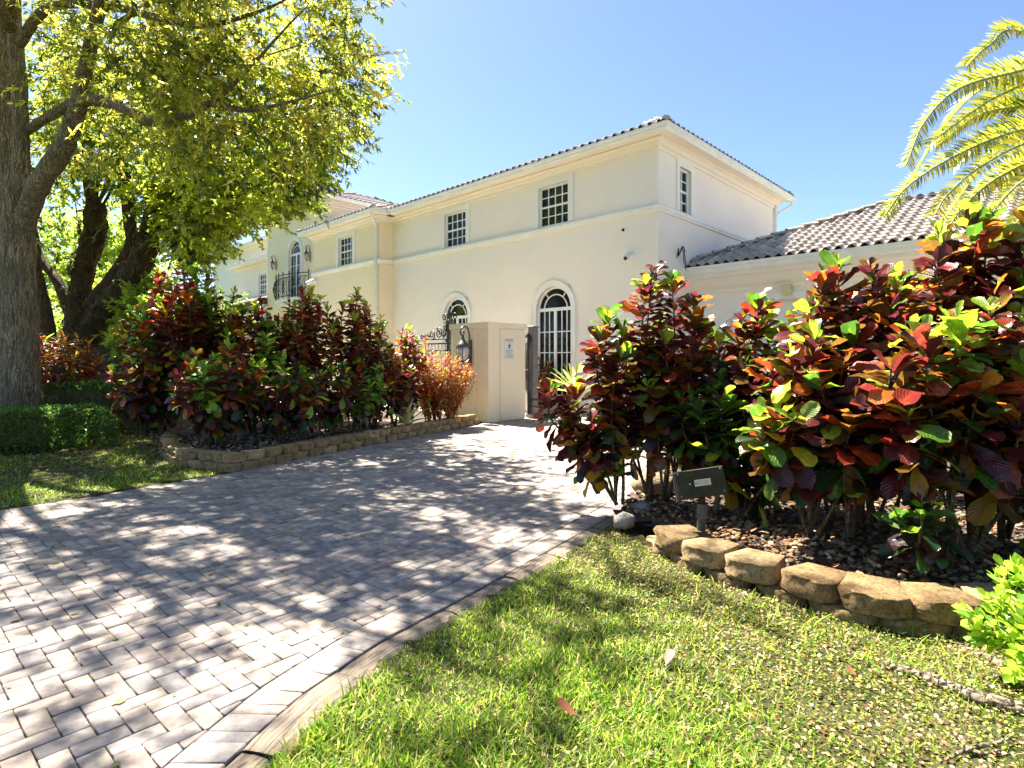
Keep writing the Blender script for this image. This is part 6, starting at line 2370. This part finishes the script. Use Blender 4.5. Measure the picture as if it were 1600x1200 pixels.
RL = (np.array([(0, 0, 0), (-.22, .32, .03), (-.27, .68, .04), (0, 1, -.04), (.27, .68, .04), (.22, .32, .03), (0, .5, -.02)], float), [np.array([(0, 6, 2, 1), (6, 3, 2, 2)[:4], (0, 5, 4, 6)])[[0, 2]], np.array([(6, 3, 2), (6, 4, 3)])], None)
SB = Vector((2.20, 2.36, 0))
shr = empty('round_leaved_shrub', SB, 'bright green round leaved shrub at the right edge in front of the stone edging', 'shrub')
rg = random.Random(9)
shared_r = []
for c in ((.24, .38, .03), (.34, .44, .035), (.16, .29, .025), (.42, .48, .05), (.10, .20, .03)):
    shared_r.append(np_mesh('leaf', RL[0], RL[1], M['leaf'], np.tile(c, (7, 1)), None, True))
tips = []
for k in range(64):
    a = rg.uniform(0, 6.28); el = rg.uniform(-.35, 1.35); rad = rg.uniform(.20, .33)
    tips.append(Vector((math.cos(a) * math.cos(el) * rad, math.sin(a) * math.cos(el) * rad, .22 + .27 * math.sin(el) + rg.uniform(-.03, .03))))
LL_ = []
for k, t_ in enumerate(tips):
    q = MB()
    p0 = SB + Vector((rg.uniform(-.06, .06), rg.uniform(-.06, .06), 0))
    pts = smooth_path([p0, p0.lerp(SB + t_, .5) + Vector((0, 0, .05)), SB + t_], 4)
    q.tube(pts, [.006 - .004 * i / (len(pts) - 1) for i in range(len(pts))], 5)
    q.build('stem', M['stem'], shr, True)
    n = 26
    for j in range(n):
        f = .35 + .65 * j / n
        i = min(len(pts) - 2, int(f * (len(pts) - 1)))
        p = Vector(pts[i]).lerp(Vector(pts[i + 1]), f * (len(pts) - 1) - i)
        ax = (Vector(pts[i + 1]) - Vector(pts[i])).normalized()
        az = j * 2.4 + k
        ox = ax.orthogonal().normalized(); oy = ax.cross(ox)
        el = R(10 + 60 * (j / n) + rg.uniform(-15, 15))
        d = ((ox * math.cos(az) + oy * math.sin(az)) * math.cos(el) + ax * math.sin(el)).normalized()
        LL_.append((p - SB, d, (ax + Vector((rg.uniform(-.4, .4), rg.uniform(-.4, .4), .3))), rg.uniform(.042, .066), rg.randrange(5)))
LL_.sort(key=lambda e: (e[0] + SB - Vector((0, 0, H))).length)
rest = []
for i, (p, d, up, sz, ci) in enumerate(LL_):
    x = d.cross(up).normalized()
    if i < 300:
        o = link('leaf', shared_r[ci], shr)
        mt = Matrix((x * sz, d * sz, x.cross(d) * sz)).transposed().to_4x4(); mt.translation = p
        o.matrix_local = mt
    else:
        rest.append((p, d, x.cross(d), sz, ci))
cl = np.array([(.24, .38, .03), (.34, .44, .035), (.16, .29, .025), (.42, .48, .05), (.10, .20, .03)])
me = scatter('leaves', RL, np.array([tuple(e[0]) for e in rest]), np.array([tuple(e[1]) for e in rest]), np.array([tuple(e[2]) for e in rest]), np.array([e[3] for e in rest]), cl[[e[4] for e in rest]], M['leaf'], smooth=True)
link('leaves', me, shr)['kind'] = 'stuff'

# ------------------------------------------------------------------ palm
PB = Vector((7.9, 7.6, 0))
PCc = pd(1790, 150, 7.6)
PB = Vector((PCc.x, PCc.y, 0))
palm = empty('palm_tree', PB, 'date palm whose arching yellow green fronds droop in from the right edge', 'palm tree')
wlimb(palm, [(PB.x + .25, PB.y + .1, -.05, .30), (PB.x + .15, PB.y, 1.5, .24), (PB.x + .05, PB.y, 3.2, .22), (PCc.x, PCc.y, PCc.z - .1, .26)], 'trunk', 'bark', 14, 91)


def frond(path, seed, ln=.42, n=92, tw=0.0):
    """path: world points from the crown to the tip. Rachis with two ranks of leaflets."""
    r = np.random.default_rng(seed)
    q = [Vector(p) for p in smooth_path(path, 8)]
    ro = empty('frond', PB, parent=palm)
    m = MB(); m.tube(q, [.026 - .021 * i / (len(q) - 1) for i in range(len(q))], 6)
    m.build('rachis', M['frond_stalk'], ro, True)
    ar = [0.0]
    for i in range(1, len(q)): ar.append(ar[-1] + (q[i] - q[i - 1]).length)
    P, D, Hn, S = [], [], [], []
    for k in range(n):
        f = .10 + .90 * k / n
        s_ = f * ar[-1]
        for i in range(1, len(ar)):
            if ar[i] >= s_: break
        p = q[i - 1].lerp(q[i], (s_ - ar[i - 1]) / max(1e-6, ar[i] - ar[i - 1]))
        t = (q[i] - q[i - 1]).normalized()
        sd = t.cross(UP)
        sd = sd.normalized() if sd.length > .05 else Vector((1, 0, 0))
        upn = sd.cross(t).normalized()
        sd, upn = sd * math.cos(tw) + upn * math.sin(tw), upn * math.cos(tw) - sd * math.sin(tw)
        prof = math.sin(math.pi * min(1, .12 + .93 * f) ** .8) ** .6 if f < .995 else .3
        for sg_ in (-1, 1):
            d = t * (.62 + .35 * f) + sd * sg_ * .72 + upn * (.38 + r.normal(0, .12)) + Vector((0, 0, -.10))
            d += Vector(r.normal(0, .06, 3))
            P.append(p); D.append(d.normalized()); Hn.append(upn + sd * -sg_ * .5); S.append(ln * max(.5, prof) * r.uniform(.85, 1.1))
    T = (np.array([(-.026, 0, 0), (.026, 0, 0), (-.046, .40, .01), (.046, .40, .01), (0, 1, -.14)]), [np.array([(0, 1, 3, 2)]), np.array([(2, 3, 4)])], None)
    pal = np.array([(.24, .26, .025), (.33, .30, .028), (.17, .20, .02), (.42, .34, .03), (.11, .14, .02)])
    c = pal[r.integers(0, len(pal), len(P))] * r.uniform(.8, 1.2, (len(P), 1))
    b = np.array(PB)
    me = scatter('leaflets', T, np.array([tuple(p) for p in P]) - b, np.array([tuple(d) for d in D]), np.array([tuple(h) for h in Hn]), np.array(S), c, M['frond'])
    o = link('leaflets', me, ro); o['kind'] = 'stuff'


M['frond_stalk'] = mat_plain('frond_stalk', (.34, .34, .12), .5, var=.15)
fr = [[(1600, 52, 7.2), (1545, 72, 6.9), (1508, 106, 6.8)],
      [(1680, 92, 7.3), (1590, 112, 7.0), (1500, 138, 6.8), (1445, 190, 6.6), (1416, 258, 6.5)],
      [(1660, 120, 7.2), (1560, 150, 7.0), (1478, 205, 6.8), (1452, 226, 6.8)],
      [(1690, 190, 7.2), (1590, 205, 6.9), (1500, 240, 6.7), (1420, 290, 6.5), (1380, 340, 6.4)],
      [(1680, 210, 7.0), (1600, 225, 6.6), (1530, 262, 6.3), (1480, 305, 6.1), (1462, 335, 6.05)],
      [(1700, 235, 7.3), (1620, 250, 7.1), (1548, 285, 6.9), (1500, 330, 6.8), (1475, 370, 6.7)],
      [(1680, 250, 6.8), (1610, 275, 6.4), (1560, 320, 6.2), (1530, 375, 6.1)],
      [(1690, 225, 7.6), (1610, 190, 7.7), (1540, 215, 7.8), (1490, 262, 7.9)],
      [(1700, 160, 7.7), (1610, 165, 7.8), (1530, 180, 7.9), (1462, 230, 8.0)],
      [(1700, 255, 7.5), (1640, 290, 7.6), (1590, 340, 7.7), (1560, 380, 7.7)]]
for k, f in enumerate(fr):
    frond([tuple(PCc)] + [tuple(pd(*p)) for p in f], 500 + k, .36, 150, (1.0, 1.25, .9, 1.1, .8, 1.2, .7, 1.0, 1.2, .9)[k])
for k in range(13):
    a = -2.2 + k * .36
    e = (.9, .5, .2)[k % 3]
    c = PCc
    L_ = 3.1
    frond([tuple(c), tuple(c + Vector((math.cos(a) * .9, math.sin(a) * .9, .9 * e))), tuple(c + Vector((math.cos(a) * 2.0, math.sin(a) * 2.0, 1.1 * e - .3))), tuple(c + Vector((math.cos(a) * L_, math.sin(a) * L_, .5 * e - 1.3)))], 520 + k, .40, 90, .5)

# ------------------------------------------------------------------ plank fence
pf = empty('plank_fence', pd(150, 640, 13.0), 'dark weathered wooden plank fence below the leaning tree', 'fence')
rr = random.Random(17)
A_, B_ = Vector((-14.0, 12.3, 0)), Vector((-7.3, 13.9, 0))
dv = (B_ - A_).normalized(); nv = Vector((dv.y, -dv.x, 0)); Ln = (B_ - A_).length
x = 0
while x < Ln:
    w = .142
    m = MB()
    hh = 1.66 + rr.uniform(-.03, .03)
    c = A_ + dv * (x + w / 2) + nv * rr.uniform(-.004, .004)
    m.obox(c + UP * (hh / 2 + .03), dv, nv, UP, w / 2, .011, hh / 2, .003)
    m.build('plank', M['fence_wood'], pf)
    x += w + .008
for z in (.4, 1.45):
    m = MB(); m.obox(A_ + dv * Ln / 2 - nv * .035 + UP * z, dv, nv, UP, Ln / 2, .02, .045); m.build('rail', M['fence_wood'], pf)
m = MB(); m.obox(A_ + dv * Ln / 2 + UP * 1.745, dv, nv, UP, Ln / 2, .06, .018); m.build('top_board', M['fence_wood'], pf)
bx = pd(266, 533, 10.3)
m = MB(); m.obox(bx, (1, 0, 0), (0, 1, 0), UP, .055, .04, .075, .01); 
ub = empty('meter_post', (bx.x, bx.y, 0), 'small pale grey box on a post behind the tall orange croton', 'box')
m.build('box', M['cam_white'], ub)
m = MB(); m.tube([Vector((bx.x, bx.y, 0)), bx - UP * .07], .025, 8); m.build('post', M['pvc'], ub, True)


# ------------------------------------------------------------------ floodlights
def floodlight(c, wx, wy, s, label, sticker=True, foot=0.09):
    """Flood lamp seen from behind: finned box with a sticker, knuckle, conduit post and stake."""
    c = Vector(c)
    wx = Vector(wx).normalized(); wz = Vector(wy).normalized(); wy_ = wz.cross(wx).normalized()
    root = empty('floodlight', (c.x, c.y, foot), label, 'floodlight')
    m = MB(); m.obox(c, wx, wy_, wz, .155 * s, .045 * s, .085 * s, .014 * s); m.build('housing', M['bronze'], root)
    m = MB(); m.obox(c - wy_ * .052 * s, wx, wy_, wz, .165 * s, .010 * s, .095 * s, .006 * s); m.build('back_cover', M['bronze'], root)
    m = MB(); m.obox(c + wy_ * .05 * s, wx, wy_, wz, .168 * s, .012 * s, .098 * s, .006 * s); m.build('lens_rim', M['pvc'], root)
    for sx in (-1, 1):
        for sz in (-1, 1):
            m = MB(); m.lathe(c - wy_ * .063 * s + wx * sx * .145 * s + wz * sz * .075 * s, [(.008 * s, 0), (.006 * s, .004 * s)], 8, -wy_); m.build('screw', M['grey_metal'], root)
    if sticker:
        m = MB(); m.obox(c - wy_ * .0632 * s + wx * .012 * s, wx, wy_, wz, .055 * s, .0012, .022 * s); st = m.build('label', M['sticker'], root)
        m = MB(); rq = random.Random(4)
        for row in range(3):
            x_ = -.028
            while x_ < .045:
                w_ = rq.uniform(.004, .012)
                m.obox(c - wy_ * .0650 * s + wx * (.012 + x_) * s + wz * (.010 - row * .010) * s, wx, wy_, wz, w_ / 2 * s, .0006, .0028 * s); x_ += w_ + .004
        m.obox(c - wy_ * .0650 * s + wx * (-.032) * s, wx, wy_, wz, .008 * s, .0006, .009 * s)
        m.build('label_print', M['greyink'], st)
        m = MB(); m.lathe(c - wy_ * .063 * s - wx * .075 * s, [(.006 * s, 0), (.004 * s, .004 * s)], 8, -wy_); m.build('screw', M['sticker'], root)
    b = Vector((c.x + .012 * s, c.y + .02, foot))
    top = c - wz * .10 * s
    m = MB(); m.tube([top + wz * .03 * s, top - UP * .05 * s], .024 * s, 10); m.build('knuckle', M['bronze'], root, True)
    m = MB(); m.tube([top - UP * .04 * s, top - UP * .12 * s], .038 * s, 12); m.lathe(top - UP * .125 * s, [(.045 * s, -.008), (.045 * s, .008)], 12); m.build('collar', M['pvc'], root)
    m = MB(); m.tube([top - UP * .12 * s, b + UP * .0], .031 * s, 12); m.build('conduit', M['pvc'], root)
    return root


fc_ = pd(1093, 755, 4.02)
floodlight(fc_, (1, -.12, .17), (-.10, .30, 1), 1.0, 'bronze floodlight seen from behind with a pale sticker, standing on the pebbles', True, .09)
floodlight(pd(92, 577, 10.6), (1, .2, .0), (0, .2, 1), .6, 'small dark floodlight standing by the drooping narrow leaved croton', False, .0)


# ------------------------------------------------------------------ loose stones, leaves, roots
def rock(name, label, c, r3, seed, col, mat='rock', group=None, cat='stone'):
    r = np.random.default_rng(seed)
    v, f = ico2() if mat == 'block' or r3[0] > .14 else ico()
    v, f = np.array(v), f
    nzs = 1 + .16 * fnoise(v[:, 0] * 1.3 + seed, v[:, 1] * 1.3 + v[:, 2], 1.0, seed) + r.normal(0, .045, len(v))
    v = v * nzs[:, None] * np.array(r3)
    v[:, 2] = np.maximum(v[:, 2], -r3[2] * .55)
    me = np_mesh(name, v, [np.array(f)], M[mat], np.tile(col, (len(v), 1)))
    o = link(name, me); o.location = c
    return tag(o, label, cat, group)


p = gp(975, 822, .05); rock('edging_stone', 'rough pale stone at the driveway end of the right edging', (p.x, p.y, .085), (.10, .085, .085), 1, (.36, .32, .27))
p = gp(1004, 803, .05); rock('edging_stone', 'jagged pale stone behind the first rough stone by the driveway', (p.x, p.y, .09), (.11, .09, .075), 2, (.34, .30, .25))
p = gp(1022, 768, .1); rock('boulder', 'rounded tan boulder under the drive side croton', (p.x, p.y, .16), (.22, .15, .12), 3, (.28, .20, .12))
p = gp(172, 652, 0); rock('boulder', 'mossy brown boulder beside the end of the clipped hedge', (p.x, p.y, .14), (.34, .26, .22), 5, (.18, .13, .07), 'block')
DL = croton_tmpl(4, 2, (.30, .5, .0, -.25, .5, .06), 77)


def fallen(label, x, y, sz, col, az, seed, z=.03):
    me = np_mesh('fallen_leaf', DL[0], DL[1], M['deadleaf'], np.tile(col, (len(DL[0]), 1)), DL[2], True)
    o = link('fallen_leaf', me)
    q = gp(x, y, z)
    o.location = q
    o.rotation_euler = (R(10), R(-14 + seed * 7), az)
    o.scale = (sz,) * 3
    return tag(o, label, 'leaf')


fallen('curled brown dead leaf lying in the grass near the bottom edge', 902, 1118, .085, (.22, .08, .04), 1.1, 1)
fallen('pale pinkish fallen leaf lying on the sunlit grass', 1040, 1040, .085, (.42, .31, .25), -.6, 2)
fallen('small rusty leaf on the grass between the pale leaf and the edging', 1078, 1003, .045, (.30, .10, .04), 2.1, 0)
fallen('rusty brown leaf on the worn ground below the stones', 1338, 1056, .05, (.24, .09, .04), .3, 1)
fallen('red fallen leaf glowing on the pebbles behind the largest block', 1515, 873, .09, (.42, .04, .02), .4, 2, .16)
fallen('tan dry leaf beside the kerb on the driveway', 548, 895, .05, (.30, .20, .10), 1.9, 0, .005)


def stick(name, label, pts, cat, mat='bark', seg=8, nz=.1):
    q = smooth_path([(*gp(p[0], p[1], p[2]), p[3]) for p in pts], 5)
    m = MB(); m.tube([Vector(p[:3]) for p in q], [p[3] for p in q], seg, nz, 3)
    return tag(m.build(name, M[mat], None, True, Vector(q[0][:3])), label, cat)


stick('dry_stick', 'thin straight stick lying in front of the largest edging block', [(1415, 997, .012, .004), (1480, 1003, .014, .005), (1545, 1014, .012, .004)], 'stick', 'stem', 6, .05)
stick('surface_root', 'thick weathered root lying across the ground by the round leaved shrub', [(1380, 1040, .0, .016), (1440, 1055, .012, .022), (1500, 1080, .014, .026), (1560, 1100, .012, .03), (1640, 1118, .0, .03)], 'root')
stick('surface_root', 'second root half buried behind the thick root below the edging', [(1500, 1012, .005, .016), (1550, 1032, .01, .022), (1620, 1058, .0, .026)], 'root')
stick('dry_stick', 'short bleached twig at the lower right corner of the lawn', [(1488, 1140, .012, .004), (1510, 1165, .016, .007), (1535, 1178, .014, .006), (1560, 1172, .012, .004)], 'stick')
stick('dry_stick', 'crooked bleached twig crossing the short twig in the corner', [(1475, 1188, .010, .005), (1515, 1170, .02, .007), (1560, 1160, .022, .006), (1580, 1152, .014, .003)], 'stick')
stick('dry_stick', 'bleached bent twig among the stems of the left bed', [(343, 690, .16, .008), (352, 698, .15, .010), (360, 694, .2, .008), (368, 682, .26, .006)], 'stick')
